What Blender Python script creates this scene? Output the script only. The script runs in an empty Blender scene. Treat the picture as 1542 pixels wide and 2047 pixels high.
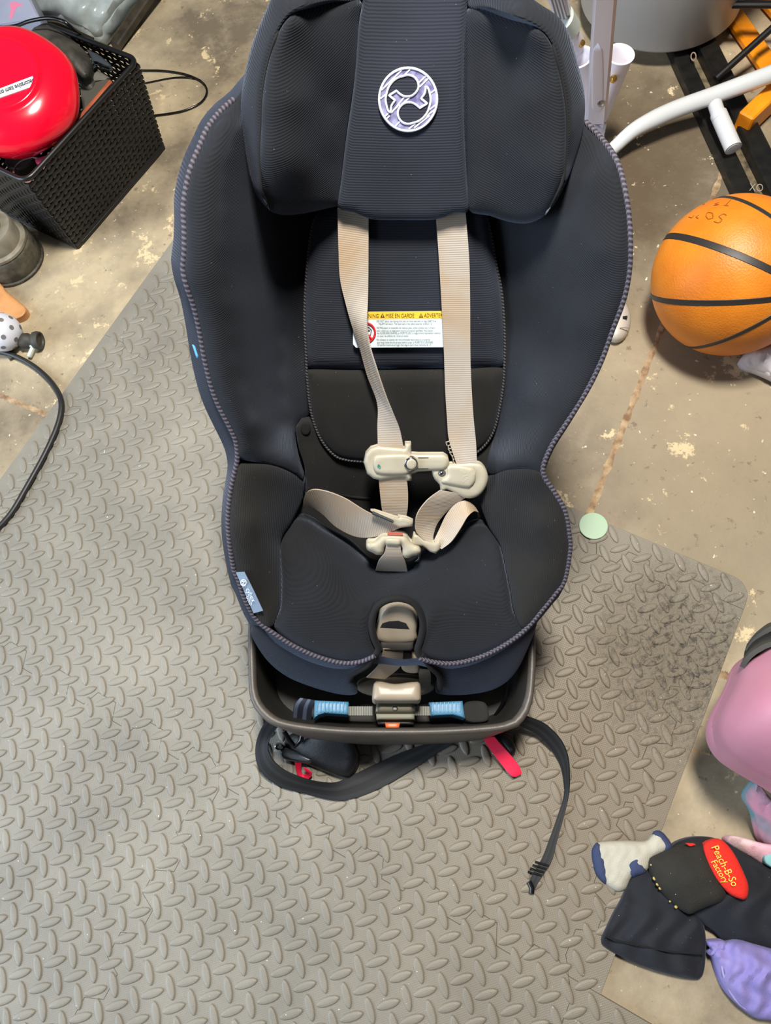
import bpy, math, random
import numpy as np
from mathutils import Vector, Matrix
from mathutils.geometry import delaunay_2d_cdt

random.seed(7)
SC = bpy.context.scene
COL = SC.collection

# ------------------------------------------------------------------ camera
FPX, CX, CY, CAM_H = 1525.0, 771.0, 1023.5, 1.2
PITCH, ROLL = math.radians(68.0), math.radians(15.0)
_cp, _sp = math.cos(PITCH), math.sin(PITCH)
_fwd = np.array([0, _cp, -_sp])
_rt0 = np.array([1.0, 0, 0])
_dn0 = np.array([0, -_sp, -_cp])
CR = math.cos(ROLL) * _rt0 + math.sin(ROLL) * _dn0        # camera right
CD = -math.sin(ROLL) * _rt0 + math.cos(ROLL) * _dn0       # camera down
CAM = np.array([0, 0, CAM_H])
cd = bpy.data.cameras.new('camera')
cam = bpy.data.objects.new('camera', cd)
COL.objects.link(cam)
cd.sensor_fit = 'VERTICAL'
cd.sensor_height = 36.0
cd.lens = 36.0 * FPX / 2047.0
cd.clip_start = 0.02
m = Matrix.Identity(4)
for i in range(3):
    m[i][0] = CR[i]; m[i][1] = -CD[i]; m[i][2] = -_fwd[i]; m[i][3] = CAM[i]
cam.matrix_world = m
SC.camera = cam

# ------------------------------------------------------------------ world, lights, exposure
SC.view_settings.view_transform = 'Standard'
SC.view_settings.look = 'None'
SC.view_settings.gamma = 1.0
SC.view_settings.use_curve_mapping = False
SC.view_settings.exposure = 0.12
wd = bpy.data.worlds.new('garage_ambient')
SC.world = wd
wd.use_nodes = True
bg = wd.node_tree.nodes['Background']
bg.inputs[0].default_value = (0.84, 0.90, 1.0, 1)
bg.inputs[1].default_value = 0.07

def area(name, loc, target, sx, sy, power, col):
    ld = bpy.data.lights.new(name, 'AREA')
    ld.shape = 'RECTANGLE'; ld.size = sx; ld.size_y = sy
    ld.energy = power; ld.color = col
    o = bpy.data.objects.new(name, ld); COL.objects.link(o)
    o.location = loc
    d = Vector(target) - Vector(loc)
    o.rotation_euler = d.to_track_quat('-Z', 'Y').to_euler()
    o['kind'] = 'helper'
    return o
area('ceiling_lamp', (0.30, 0.72, 2.6), (0.30, 0.72, 0), 0.30, 0.45, 104, (1.0, 0.95, 0.87))
area('garage_door_daylight', (-2.5, 0.25, 1.35), (0.1, 0.5, 0.3), 2.2, 1.6, 92, (0.70, 0.83, 1.0))

# ------------------------------------------------------------------ pixel rays onto real planes
def rayd(px, py):
    return CR * ((px - CX) / FPX) + CD * ((py - CY) / FPX) + _fwd
def on(px, py, plane, c=0.0):
    p0, n = plane
    d = rayd(px, py)
    t = (c - (CAM - p0) @ n) / (d @ n)
    return CAM + d * t
FLOOR = (np.array([0, 0, 0.0]), np.array([0, 0, 1.0]))     # top of the foam mat
CONC = -0.012                                              # concrete level
def W(px, py, z=0.0):
    return on(px, py, FLOOR, z)

# car seat frame
EX = CR.copy()
_up = np.array([0, 0, 1.0])
EZ = _up - (_up @ EX) * EX; EZ /= np.linalg.norm(EZ)
EY = np.cross(EZ, EX)
SEAT_O = W(790, 1478, 0.0165)
def SL(x, y, z):                                           # seat local to world
    return SEAT_O + EX * x + EY * y + EZ * z
BN = -0.743 * EY + 0.669 * EZ                              # normal of the reclined back
BU = 0.669 * EY + 0.743 * EZ
BACK = (SL(0, 0.33, 0.30), BN)
SEATZ = (SEAT_O, EZ)

# ------------------------------------------------------------------ colours and materials
def lin(c):
    c = c / 255.0
    return c / 12.92 if c <= 0.04045 else ((c + 0.055) / 1.055) ** 2.4
def C(r, g, b):
    return (lin(r), lin(g), lin(b), 1.0)

MATS = {}
def mat(name, col, rough=0.6, metal=0.0, col2=None, nscale=40, bump=0.0, bscale=300, sheen=0.0,
        coat=0.0, rib=0.0, ribscale=500, speck=None, coord='Object', spec=0.5, detail=4.0, lo=0.35, hi=0.65):
    if name in MATS: return MATS[name]
    mt = bpy.data.materials.new(name); mt.use_nodes = True
    nt = mt.node_tree; N = nt.nodes; L = nt.links
    b = N['Principled BSDF']
    b.inputs['Base Color'].default_value = col
    b.inputs['Roughness'].default_value = rough
    b.inputs['Metallic'].default_value = metal
    b.inputs['Specular IOR Level'].default_value = spec
    if sheen:
        b.inputs['Sheen Weight'].default_value = sheen
        b.inputs['Sheen Roughness'].default_value = 0.45
        b.inputs['Sheen Tint'].default_value = (0.62, 0.74, 1.0, 1)
    if coat:
        b.inputs['Coat Weight'].default_value = coat
        b.inputs['Coat Roughness'].default_value = 0.08
    tc = N.new('ShaderNodeTexCoord')
    out = None
    if col2 is not None:
        nz = N.new('ShaderNodeTexNoise'); nz.inputs['Scale'].default_value = nscale
        nz.inputs['Detail'].default_value = detail
        L.new(tc.outputs[coord], nz.inputs['Vector'])
        rp = N.new('ShaderNodeValToRGB')
        rp.color_ramp.elements[0].position = lo; rp.color_ramp.elements[0].color = col
        rp.color_ramp.elements[1].position = hi; rp.color_ramp.elements[1].color = col2
        L.new(nz.outputs['Fac'], rp.inputs['Fac'])
        out = rp.outputs['Color']
    if speck is not None:
        v = N.new('ShaderNodeTexNoise'); v.inputs['Scale'].default_value = speck[1]; v.inputs['Detail'].default_value = 1
        L.new(tc.outputs[coord], v.inputs['Vector'])
        r2 = N.new('ShaderNodeValToRGB')
        r2.color_ramp.elements[0].position = speck[2]; r2.color_ramp.elements[0].color = (0, 0, 0, 1)
        r2.color_ramp.elements[1].position = speck[2] + 0.03; r2.color_ramp.elements[1].color = (1, 1, 1, 1)
        L.new(v.outputs['Fac'], r2.inputs['Fac'])
        mx = N.new('ShaderNodeMix'); mx.data_type = 'RGBA'
        L.new(r2.outputs['Color'], mx.inputs['Factor'])
        if out: L.new(out, mx.inputs['A'])
        else: mx.inputs['A'].default_value = col
        mx.inputs['B'].default_value = speck[0]
        out = mx.outputs['Result']
    if out: L.new(out, b.inputs['Base Color'])
    h = None
    if bump:
        nb = N.new('ShaderNodeTexNoise'); nb.inputs['Scale'].default_value = bscale; nb.inputs['Detail'].default_value = 3
        L.new(tc.outputs[coord], nb.inputs['Vector'])
        bp = N.new('ShaderNodeBump'); bp.inputs['Strength'].default_value = bump; bp.inputs['Distance'].default_value = 0.002
        L.new(nb.outputs['Fac'], bp.inputs['Height'])
        h = bp
    if rib:
        wv = N.new('ShaderNodeTexWave'); wv.bands_direction = 'X' if rib > 0 else 'Z'
        wv.inputs['Scale'].default_value = ribscale / 6.283
        wv.inputs['Distortion'].default_value = 0.6; wv.inputs['Detail'].default_value = 1
        L.new(tc.outputs[coord], wv.inputs['Vector'])
        bp = N.new('ShaderNodeBump'); bp.inputs['Strength'].default_value = abs(rib); bp.inputs['Distance'].default_value = 0.001
        L.new(wv.outputs['Fac'], bp.inputs['Height'])
        if h: L.new(h.outputs['Normal'], bp.inputs['Normal'])
        h = bp
    if h: L.new(h.outputs['Normal'], b.inputs['Normal'])
    MATS[name] = mt
    return mt

def uvmat(name, colA, colB, expr, rough=0.7, bump=0.0, stain=None, sheen=0.0):
    """stripes from the mesh's own UV (u across, v metres along); expr = (freq_u, freq_v, lo, hi)"""
    if name in MATS: return MATS[name]
    mt = bpy.data.materials.new(name); mt.use_nodes = True
    nt = mt.node_tree; N = nt.nodes; L = nt.links
    b = N['Principled BSDF']; b.inputs['Roughness'].default_value = rough
    if sheen: b.inputs['Sheen Weight'].default_value = sheen
    uv = N.new('ShaderNodeUVMap'); sp = N.new('ShaderNodeSeparateXYZ'); L.new(uv.outputs['UV'], sp.inputs[0])
    def mth(op, a, bb):
        n = N.new('ShaderNodeMath'); n.operation = op
        for k, x in enumerate((a, bb)):
            if x is None: continue
            if isinstance(x, (int, float)): n.inputs[k].default_value = x
            else: L.new(x, n.inputs[k])
        return n.outputs[0]
    fu, fv, lo, hi = expr
    a = mth('ADD', mth('MULTIPLY', sp.outputs['X'], fu * 6.2832), mth('MULTIPLY', sp.outputs['Y'], fv * 6.2832))
    s = mth('SINE', a, None)
    s = mth('MULTIPLY', mth('ADD', s, 1.0), 0.5)
    rp = N.new('ShaderNodeValToRGB')
    rp.color_ramp.elements[0].position = lo; rp.color_ramp.elements[0].color = colA
    rp.color_ramp.elements[1].position = hi; rp.color_ramp.elements[1].color = colB
    L.new(s, rp.inputs['Fac'])
    out = rp.outputs['Color']
    if stain is not None:
        tc = N.new('ShaderNodeTexCoord'); nz = N.new('ShaderNodeTexNoise'); nz.inputs['Scale'].default_value = stain[1]
        nz.inputs['Detail'].default_value = 4
        L.new(tc.outputs['Object'], nz.inputs['Vector'])
        r2 = N.new('ShaderNodeValToRGB'); r2.color_ramp.elements[0].position = 0.42; r2.color_ramp.elements[1].position = 0.68
        L.new(nz.outputs['Fac'], r2.inputs['Fac'])
        mx = N.new('ShaderNodeMix'); mx.data_type = 'RGBA'
        L.new(r2.outputs['Color'], mx.inputs['Factor']); L.new(out, mx.inputs['A']); mx.inputs['B'].default_value = stain[0]
        out = mx.outputs['Result']
    L.new(out, b.inputs['Base Color'])
    if bump:
        bp = N.new('ShaderNodeBump'); bp.inputs['Strength'].default_value = bump; bp.inputs['Distance'].default_value = 0.0008
        L.new(s, bp.inputs['Height']); L.new(bp.outputs['Normal'], b.inputs['Normal'])
    MATS[name] = mt
    return mt

def floor_material():
    mt = bpy.data.materials.new('stained_concrete'); mt.use_nodes = True
    nt = mt.node_tree; N = nt.nodes; L = nt.links
    b = N['Principled BSDF']; b.inputs['Roughness'].default_value = 0.62
    tc = N.new('ShaderNodeTexCoord')
    def noise(s, d=6, r=0.6):
        n = N.new('ShaderNodeTexNoise'); n.inputs['Scale'].default_value = s; n.inputs['Detail'].default_value = d
        n.inputs['Roughness'].default_value = r; L.new(tc.outputs['Object'], n.inputs['Vector']); return n.outputs['Fac']
    def ramp(f, a, ca, bb, cb):
        r = N.new('ShaderNodeValToRGB'); r.color_ramp.elements[0].position = a; r.color_ramp.elements[0].color = ca
        r.color_ramp.elements[1].position = bb; r.color_ramp.elements[1].color = cb; L.new(f, r.inputs['Fac']); return r.outputs['Color']
    def mix(f, a, bcol):
        mx = N.new('ShaderNodeMix'); mx.data_type = 'RGBA'; L.new(f, mx.inputs['Factor'])
        for k, x in (('A', a), ('B', bcol)):
            if isinstance(x, tuple): mx.inputs[k].default_value = x
            else: L.new(x, mx.inputs[k])
        return mx.outputs['Result']
    K0, K1 = (0, 0, 0, 1), (1, 1, 1, 1)
    base = ramp(noise(3.2, 7, 0.62), 0.38, C(108, 97, 80), 0.60, C(178, 162, 132))
    base = mix(ramp(noise(26, 6, 0.7), 0.50, K0, 0.74, (0.75, 0.75, 0.75, 1)), base, C(150, 138, 118))
    # brown oil-dark zone behind and right of the seat, with an edge of its own
    sep = N.new('ShaderNodeVectorMath'); sep.operation = 'DISTANCE'; sep.inputs[1].default_value = (0.42, 1.12, CONC)
    L.new(tc.outputs['Object'], sep.inputs[0])
    dz = N.new('ShaderNodeMath'); dz.operation = 'ADD'; L.new(sep.outputs['Value'], dz.inputs[0])
    nn = N.new('ShaderNodeMath'); nn.operation = 'MULTIPLY'; L.new(noise(7, 5, 0.6), nn.inputs[0]); nn.inputs[1].default_value = 0.35
    L.new(nn.outputs[0], dz.inputs[1])
    base = mix(ramp(dz.outputs[0], 0.42, K1, 0.72, K0), base, C(84, 69, 49))
    g2 = N.new('ShaderNodeVectorMath'); g2.operation = 'DISTANCE'; g2.inputs[1].default_value = (0.62, 0.42, CONC)
    L.new(tc.outputs['Object'], g2.inputs[0])
    ga = N.new('ShaderNodeMath'); ga.operation = 'ADD'; L.new(g2.outputs['Value'], ga.inputs[0])
    gb = N.new('ShaderNodeMath'); gb.operation = 'MULTIPLY'; L.new(noise(9, 6, 0.65), gb.inputs[0]); gb.inputs[1].default_value = 0.5
    L.new(gb.outputs[0], ga.inputs[1])
    base = mix(ramp(ga.outputs[0], 0.46, (0.8, 0.8, 0.8, 1), 0.72, K0), base, C(142, 129, 106))
    # flaking pale patches and white specks
    base = mix(ramp(noise(11, 8, 0.74), 0.600, K0, 0.625, K1), base, C(204, 184, 146))
    base = mix(ramp(noise(95, 3, 0.5), 0.70, K0, 0.75, (0.8, 0.8, 0.8, 1)), base, C(232, 224, 206))
    base = mix(ramp(noise(60, 4, 0.6), 0.30, (0.7, 0.7, 0.7, 1), 0.36, K0), base, C(104, 88, 68))
    L.new(base, b.inputs['Base Color'])
    bp = N.new('ShaderNodeBump'); bp.inputs['Strength'].default_value = 0.25; bp.inputs['Distance'].default_value = 0.003
    L.new(noise(70, 6, 0.7), bp.inputs['Height']); L.new(bp.outputs['Normal'], b.inputs['Normal'])
    return mt

def foam_material(tread=False):
    mt = bpy.data.materials.new('grey_foam_tread' if tread else 'grey_foam'); mt.use_nodes = True
    nt = mt.node_tree; N = nt.nodes; L = nt.links
    b = N['Principled BSDF']; b.inputs['Roughness'].default_value = 0.5
    geo = N.new('ShaderNodeNewGeometry')          # world position: dirt runs across tile and tread alike
    def noise(s, d=5, r=0.6):
        n = N.new('ShaderNodeTexNoise'); n.inputs['Scale'].default_value = s; n.inputs['Detail'].default_value = d
        n.inputs['Roughness'].default_value = r; L.new(geo.outputs['Position'], n.inputs['Vector']); return n.outputs['Fac']
    def ramp(f, a, ca, bb, cb):
        r = N.new('ShaderNodeValToRGB'); r.color_ramp.elements[0].position = a; r.color_ramp.elements[0].color = ca
        r.color_ramp.elements[1].position = bb; r.color_ramp.elements[1].color = cb; L.new(f, r.inputs['Fac']); return r.outputs['Color']
    def mix(f, a, bcol):
        mx = N.new('ShaderNodeMix'); mx.data_type = 'RGBA'; L.new(f, mx.inputs['Factor'])
        for k, x in (('A', a), ('B', bcol)):
            if isinstance(x, tuple): mx.inputs[k].default_value = x
            else: L.new(x, mx.inputs[k])
        return mx.outputs['Result']
    K0, K1 = (0, 0, 0, 1), (1, 1, 1, 1)
    base = ramp(noise(5, 5), 0.35, C(118, 114, 104), 0.7, C(142, 137, 125))
    # brown dirt ground into the right hand tile
    def spot(c, r0, r1):
        v = N.new('ShaderNodeVectorMath'); v.operation = 'DISTANCE'; v.inputs[1].default_value = c
        L.new(geo.outputs['Position'], v.inputs[0])
        a = N.new('ShaderNodeMath'); a.operation = 'ADD'; L.new(v.outputs['Value'], a.inputs[0])
        k = N.new('ShaderNodeMath'); k.operation = 'MULTIPLY'; L.new(noise(14, 5, 0.65), k.inputs[0]); k.inputs[1].default_value = 0.12
        L.new(k.outputs[0], a.inputs[1])
        return ramp(a.outputs[0], r0, K1, r1, K0)
    s1 = spot((0.385, 0.13, 0), 0.10, 0.24)
    base = mix(spot((0.25, -0.02, 0), 0.16, 0.60), base, C(114, 103, 86))
    nn = N.new('ShaderNodeMath'); nn.operation = 'MULTIPLY'
    rr = ramp(noise(85, 5, 0.7), 0.50, K0, 0.60, K1)
    L.new(s1, nn.inputs[0]); L.new(rr, nn.inputs[1])
    base = mix(nn.outputs[0], base, C(74, 68, 60))
    base = mix(ramp(noise(130, 3, 0.6), 0.69, K0, 0.75, (0.6, 0.6, 0.6, 1)), base, C(92, 88, 82))
    base = mix(ramp(noise(210, 2, 0.5), 0.75, K0, 0.78, K1), base, C(215, 212, 205))
    L.new(base, b.inputs['Base Color'])
    # fine moulded grid
    mp = N.new('ShaderNodeMapping'); mp.inputs['Rotation'].default_value = (0, 0, math.radians(-3.4))
    L.new(geo.outputs['Position'], mp.inputs['Vector'])
    sx = N.new('ShaderNodeSeparateXYZ'); L.new(mp.outputs[0], sx.inputs[0])
    def mth(op, a, bb=None):
        n = N.new('ShaderNodeMath'); n.operation = op
        for k, x in enumerate((a, bb)):
            if x is None: continue
            if isinstance(x, (int, float)): n.inputs[k].default_value = x
            else: L.new(x, n.inputs[k])
        return n.outputs[0]
    P = 6.2832 / 0.0026
    g = mth('MAXIMUM', mth('ABSOLUTE', mth('SINE', mth('MULTIPLY', sx.outputs[0], P / 2))), 0.0)
    g2 = mth('ABSOLUTE', mth('SINE', mth('MULTIPLY', sx.outputs[1], P / 2)))
    gg = mth('MINIMUM', g, g2)
    gg = mth('MINIMUM', gg, 0.5)
    b1 = N.new('ShaderNodeBump'); b1.inputs['Strength'].default_value = 0.22 if tread else 0.38; b1.inputs['Distance'].default_value = 0.0012
    L.new(gg, b1.inputs['Height'])
    b2 = N.new('ShaderNodeBump'); b2.inputs['Strength'].default_value = 0.9; b2.inputs['Distance'].default_value = 0.005
    hh = mth('MULTIPLY', noise(95, 5, 0.7), s1)
    L.new(hh, b2.inputs['Height']); L.new(b1.outputs['Normal'], b2.inputs['Normal'])
    L.new(b2.outputs['Normal'], b.inputs['Normal'])
    return mt

# ------------------------------------------------------------------ object helpers
def world_matrix(o):
    mw = o.matrix_basis.copy()
    while o.parent:
        o = o.parent
        mw = o.matrix_basis @ mw
    return mw
def thing(name, label, cat, loc, group=None, rot=None):
    o = bpy.data.objects.new(name, None); COL.objects.link(o)
    o.empty_display_size = 0.05
    o.location = Vector(loc)
    if rot is not None: o.rotation_euler = rot
    o['label'] = label; o['category'] = cat
    if group: o['group'] = group
    return o
def mk(name, verts, faces, material, parent=None, smooth=True, sharp=40, uvs=None, label=None, kind=None):
    """one mesh object from world-space vertices"""
    me = bpy.data.meshes.new(name)
    vs = [Vector(v) for v in verts]
    if parent is not None:
        inv = world_matrix(parent).inverted()
        vs = [inv @ v for v in vs]
    me.from_pydata(vs, [], [list(map(int, f)) for f in faces])
    me.validate()
    if smooth:
        me.polygons.foreach_set('use_smooth', [True] * len(me.polygons))
        me.set_sharp_from_angle(angle=math.radians(sharp))
    if uvs is not None:
        ul = me.uv_layers.new(name='UVMap')
        for lp in me.loops:
            ul.data[lp.index].uv = uvs[lp.vertex_index]
    me.materials.append(material)
    me.update()
    o = bpy.data.objects.new(name, me); COL.objects.link(o)
    if parent is not None: o.parent = parent
    if label: o['label'] = label
    if kind: o['kind'] = kind
    return o
def tag(o, label, cat, group=None):
    o['label'] = label; o['category'] = cat
    if group: o['group'] = group
    return o

def catmull(pts, closed, step):
    P = np.array(pts, float)
    n = len(P); out = []
    segs = n if closed else n - 1
    for i in range(segs):
        if closed:
            p0, p1, p2, p3 = P[(i - 1) % n], P[i], P[(i + 1) % n], P[(i + 2) % n]
        else:
            p0, p1, p2, p3 = P[max(i - 1, 0)], P[i], P[i + 1], P[min(i + 2, n - 1)]
        L = np.linalg.norm((p2 - p1)[:2])
        k = max(1, int(round(L / step)))
        for j in range(k):
            t = j / k
            out.append(0.5 * ((2 * p1) + (-p0 + p2) * t + (2 * p0 - 5 * p1 + 4 * p2 - p3) * t * t + (-p0 + 3 * p1 - 3 * p2 + p3) * t ** 3))
    if not closed: out.append(P[-1])
    return np.array(out)
def straight(pts, closed, step):
    P = np.array(pts, float); n = len(P); out = []
    for i in range(n if closed else n - 1):
        a, b = P[i], P[(i + 1) % n]
        k = max(1, int(round(np.linalg.norm((b - a)[:2]) / step)))
        for j in range(k): out.append(a + (b - a) * j / k)
    if not closed: out.append(P[-1])
    return np.array(out)
def resample(P, n):
    P = np.array(P, float)
    d = np.r_[0, np.cumsum(np.linalg.norm(np.diff(P, axis=0), axis=1))]
    t = np.linspace(0, d[-1], n)
    return np.stack([np.interp(t, d, P[:, k]) for k in range(P.shape[1])], 1)

def tps(ctrl):
    A = np.array(ctrl, float)
    X = A[:, :2] / 100.0; z = A[:, 2]; n = len(X)
    if n < 3: return lambda q: np.full(len(q), z.mean())
    r2 = ((X[:, None] - X[None]) ** 2).sum(-1)
    K = 0.5 * r2 * np.log(r2 + 1e-12) + np.eye(n) * 0.02
    Pm = np.c_[np.ones(n), X]
    M = np.zeros((n + 3, n + 3)); M[:n, :n] = K; M[:n, n:] = Pm; M[n:, :n] = Pm.T
    w = np.linalg.lstsq(M, np.r_[z, 0, 0, 0], rcond=None)[0]
    def f(q):
        q = np.asarray(q, float) / 100.0
        r2 = ((q[:, None] - X[None]) ** 2).sum(-1)
        return (0.5 * r2 * np.log(r2 + 1e-12)) @ w[:n] + w[n] + q @ w[n + 1:]
    return f
def polydist(Q, B):
    A = B; Bn = np.roll(B, -1, 0); d = Bn - A; l2 = (d ** 2).sum(1) + 1e-9
    t = ((Q[:, None] - A[None]) * d[None]).sum(-1) / l2[None]
    t = np.clip(t, 0, 1)
    c = A[None] + d[None] * t[..., None]
    return np.sqrt(((Q[:, None] - c) ** 2).sum(-1)).min(1)
def inside(Q, B):
    x, y = Q[:, 0], Q[:, 1]; r = np.zeros(len(Q), bool)
    for a, b in zip(B, np.roll(B, -1, 0)):
        cond = ((a[1] > y) != (b[1] > y))
        with np.errstate(divide='ignore', invalid='ignore'):
            xi = (b[0] - a[0]) * (y - a[1]) / (b[1] - a[1]) + a[0]
        r ^= cond & (x < xi)
    return r

def relief(parent, name, poly, ctrl, material, plane=BACK, puff=0.008, pw=14, step=10, skirt=0.012,
           smooth=True, wr=0.0, wrf=40.0, label=None, sharp=50):
    """a closed padded solid: outline given by sight lines, its own real height over `plane`"""
    B = (catmull if smooth else straight)(poly, True, step)[:, :2]
    lo, hi = B.min(0), B.max(0)
    gx = np.arange(lo[0], hi[0], step); gy = np.arange(lo[1], hi[1], step * 0.87)
    G = np.array([(x + (step / 2 if j % 2 else 0), y) for j, y in enumerate(gy) for x in gx])
    if puff:                                                # rings that carry the rounded edge
        T = np.roll(B, -1, 0) - np.roll(B, 1, 0)
        area_s = (B[:, 0] * np.roll(B[:, 1], -1) - B[:, 1] * np.roll(B[:, 0], -1)).sum()
        Nn = np.c_[-T[:, 1], T[:, 0]] / (np.linalg.norm(T, axis=1)[:, None] + 1e-9) * (1 if area_s > 0 else -1)
        fr = [0.12, 0.4, 1.0] if pw < step * 2.2 else [0.05, 0.18, 0.45]
        R = np.concatenate([B + Nn * pw * f for f in fr])
        want = np.repeat(fr, len(B)) * pw
        R = R[(polydist(R, B) > want * 0.9) & inside(R, B)]
        G = G[inside(G, B)]
        if len(G): G = G[polydist(G, B) > pw * fr[-1] + step * 0.5]
        G = np.concatenate([R, G]) if len(G) else R
    else:
        G = G[inside(G, B)]
        if len(G): G = G[polydist(G, B) > step * 0.45]
    Q = np.concatenate([B, G]) if len(G) else B
    nb = len(B)
    res = delaunay_2d_cdt([Vector((q[0], q[1])) for q in Q], [], [list(range(nb))], 1, 1e-4)
    V = np.array([[v.x, v.y] for v in res[0]]); F = [list(f) for f in res[2]]
    if isinstance(ctrl, (int, float)): c = np.full(len(V), float(ctrl))
    else: c = tps(ctrl)(V)
    d = polydist(V, B)
    if puff:
        k = np.clip(d / pw, 0, 1)
        c = c + puff * np.sqrt(np.clip(1 - (1 - k) ** 2, 0, 1))
    if wr:
        k = np.clip(d / 12, 0, 1)
        c = c + wr * k * (np.sin(V[:, 0] / wrf * 6.28 + 1.3 * np.sin(V[:, 1] / wrf * 4)) * np.cos(V[:, 1] / wrf * 3.1 + V[:, 0] / wrf * 1.7))
    n = plane[1]
    top = np.array([on(v[0], v[1], plane, cc) for v, cc in zip(V, c)])
    bot = top - n * skirt
    nv = len(V)
    cnt = {}; faces = []
    for f in F:
        a = sum(V[f[i]][0] * V[f[(i + 1) % len(f)]][1] - V[f[i]][1] * V[f[(i + 1) % len(f)]][0] for i in range(len(f)))
        if a > 0: f = f[::-1]
        faces.append(f)
        for i in range(len(f)):
            cnt.setdefault((f[i], f[(i + 1) % len(f)]), 0)
    sides = [[b, a, a + nv, b + nv] for (a, b) in cnt if (b, a) not in cnt]
    allf = faces + [[i + nv for i in f[::-1]] for f in faces] + sides
    return mk(name, np.concatenate([top, bot]), allf, material, parent, sharp=sharp, label=label)

def grid_solid(A, Bq, thick):
    """A, Bq: matching 3D edge lines; returns verts, faces, uvs of a thin strap between them"""
    n = len(A); k = 4
    rows = []
    for i in range(n):
        rows.append([A[i] + (Bq[i] - A[i]) * j / k for j in range(k + 1)])
    P = np.array(rows)
    T = np.gradient(P[:, k // 2], axis=0)
    Nn = np.cross(Bq - A, T); Nn /= (np.linalg.norm(Nn, axis=1)[:, None] + 1e-9)
    s = np.r_[0, np.cumsum(np.linalg.norm(np.diff(P[:, k // 2], axis=0), axis=1))]
    V = []; U = []
    for side in (0.5, -0.5):
        for i in range(n):
            for j in range(k + 1):
                V.append(P[i, j] + Nn[i] * thick * side); U.append((j / k, s[i]))
    F = []
    def idx(a, i, j): return a * n * (k + 1) + i * (k + 1) + j
    for i in range(n - 1):
        for j in range(k):
            F.append([idx(0, i, j), idx(0, i, j + 1), idx(0, i + 1, j + 1), idx(0, i + 1, j)])
            F.append([idx(1, i, j), idx(1, i + 1, j), idx(1, i + 1, j + 1), idx(1, i, j + 1)])
        for j in (0, k):
            F.append([idx(0, i, j), idx(0, i + 1, j), idx(1, i + 1, j), idx(1, i, j)])
    for i in (0, n - 1):
        for j in range(k):
            F.append([idx(0, i, j), idx(1, i, j), idx(1, i, j + 1), idx(0, i, j + 1)])
    return V, F, U
def ribbon(parent, name, L, R, material, plane=BACK, thick=0.0016, n=40, label=None):
    def line(P):
        Q = resample(catmull(P, False, 6), n)
        return np.array([on(q[0], q[1], plane, q[2]) for q in Q])
    A, Bq = line(L), line(R)
    V, F, U = grid_solid(A, Bq, thick)
    return mk(name, V, F, material, parent, uvs=U, sharp=60, label=label)

def tube(parent, name, pts, r, material, closed=False, seg=10, step=0.012, smooth_path=True, cap=True, label=None, kind=None):
    P = np.array(pts, float)
    if smooth_path:
        n = len(P); out = []
        for i in range(n if closed else n - 1):
            if closed: p0, p1, p2, p3 = P[(i - 1) % n], P[i], P[(i + 1) % n], P[(i + 2) % n]
            else: p0, p1, p2, p3 = P[max(i - 1, 0)], P[i], P[i + 1], P[min(i + 2, n - 1)]
            k = max(1, int(round(np.linalg.norm(p2 - p1) / step)))
            for j in range(k):
                t = j / k
                out.append(0.5 * ((2 * p1) + (-p0 + p2) * t + (2 * p0 - 5 * p1 + 4 * p2 - p3) * t * t + (-p0 + 3 * p1 - 3 * p2 + p3) * t ** 3))
        if not closed: out.append(P[-1])
        P = np.array(out)
    n = len(P)
    T = (np.roll(P, -1, 0) - np.roll(P, 1, 0)) if closed else np.gradient(P, axis=0)
    T /= np.linalg.norm(T, axis=1)[:, None] + 1e-12
    rr = r if hasattr(r, '__len__') else [r] * n
    if hasattr(r, '__len__') and len(r) != n: rr = np.interp(np.linspace(0, 1, n), np.linspace(0, 1, len(r)), r)
    ref = np.array([0, 0, 1.0]) if abs(T[0][2]) < 0.9 else np.array([1.0, 0, 0])
    u = np.cross(T[0], ref); u /= np.linalg.norm(u)
    V = []; U = []; s = 0
    for i in range(n):
        u = u - (u @ T[i]) * T[i]; u /= np.linalg.norm(u) + 1e-12
        v = np.cross(T[i], u)
        if i: s += np.linalg.norm(P[i] - P[i - 1])
        for j in range(seg):
            a = 2 * math.pi * j / seg
            V.append(P[i] + (u * math.cos(a) + v * math.sin(a)) * rr[i]); U.append((j / seg, s))
    F = []
    for i in range(n if closed else n - 1):
        a, b = i * seg, ((i + 1) % n) * seg
        for j in range(seg):
            F.append([a + j, a + (j + 1) % seg, b + (j + 1) % seg, b + j])
    if not closed and cap:
        F.append(list(range(seg))[::-1]); F.append([(n - 1) * seg + j for j in range(seg)])
    return mk(name, V, F, material, parent, uvs=U, label=label, sharp=50, kind=kind)

def lathe(parent, name, base, axis, profile, material, seg=32, xdir=None, label=None, wave=None, sharp=40):
    ax = np.array(axis, float); ax /= np.linalg.norm(ax)
    x = np.array(xdir if xdir is not None else ((1, 0, 0) if abs(ax[0]) < 0.9 else (0, 1, 0)), float)
    x = x - (x @ ax) * ax; x /= np.linalg.norm(x); y = np.cross(ax, x)
    base = np.array(base, float)
    V = []; F = []
    for (r, h) in profile:
        for j in range(seg):
            a = 2 * math.pi * j / seg
            k = wave(a, r, h) if wave else (r, h)
            V.append(base + ax * k[1] + (x * math.cos(a) + y * math.sin(a)) * max(k[0], 1e-5))
    for i in range(len(profile) - 1):
        for j in range(seg):
            F.append([i * seg + j, i * seg + (j + 1) % seg, (i + 1) * seg + (j + 1) % seg, (i + 1) * seg + j])
    F.append(list(range(seg))[::-1]); F.append([(len(profile) - 1) * seg + j for j in range(seg)])
    return mk(name, V, F, material, parent, label=label, sharp=sharp)

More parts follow.
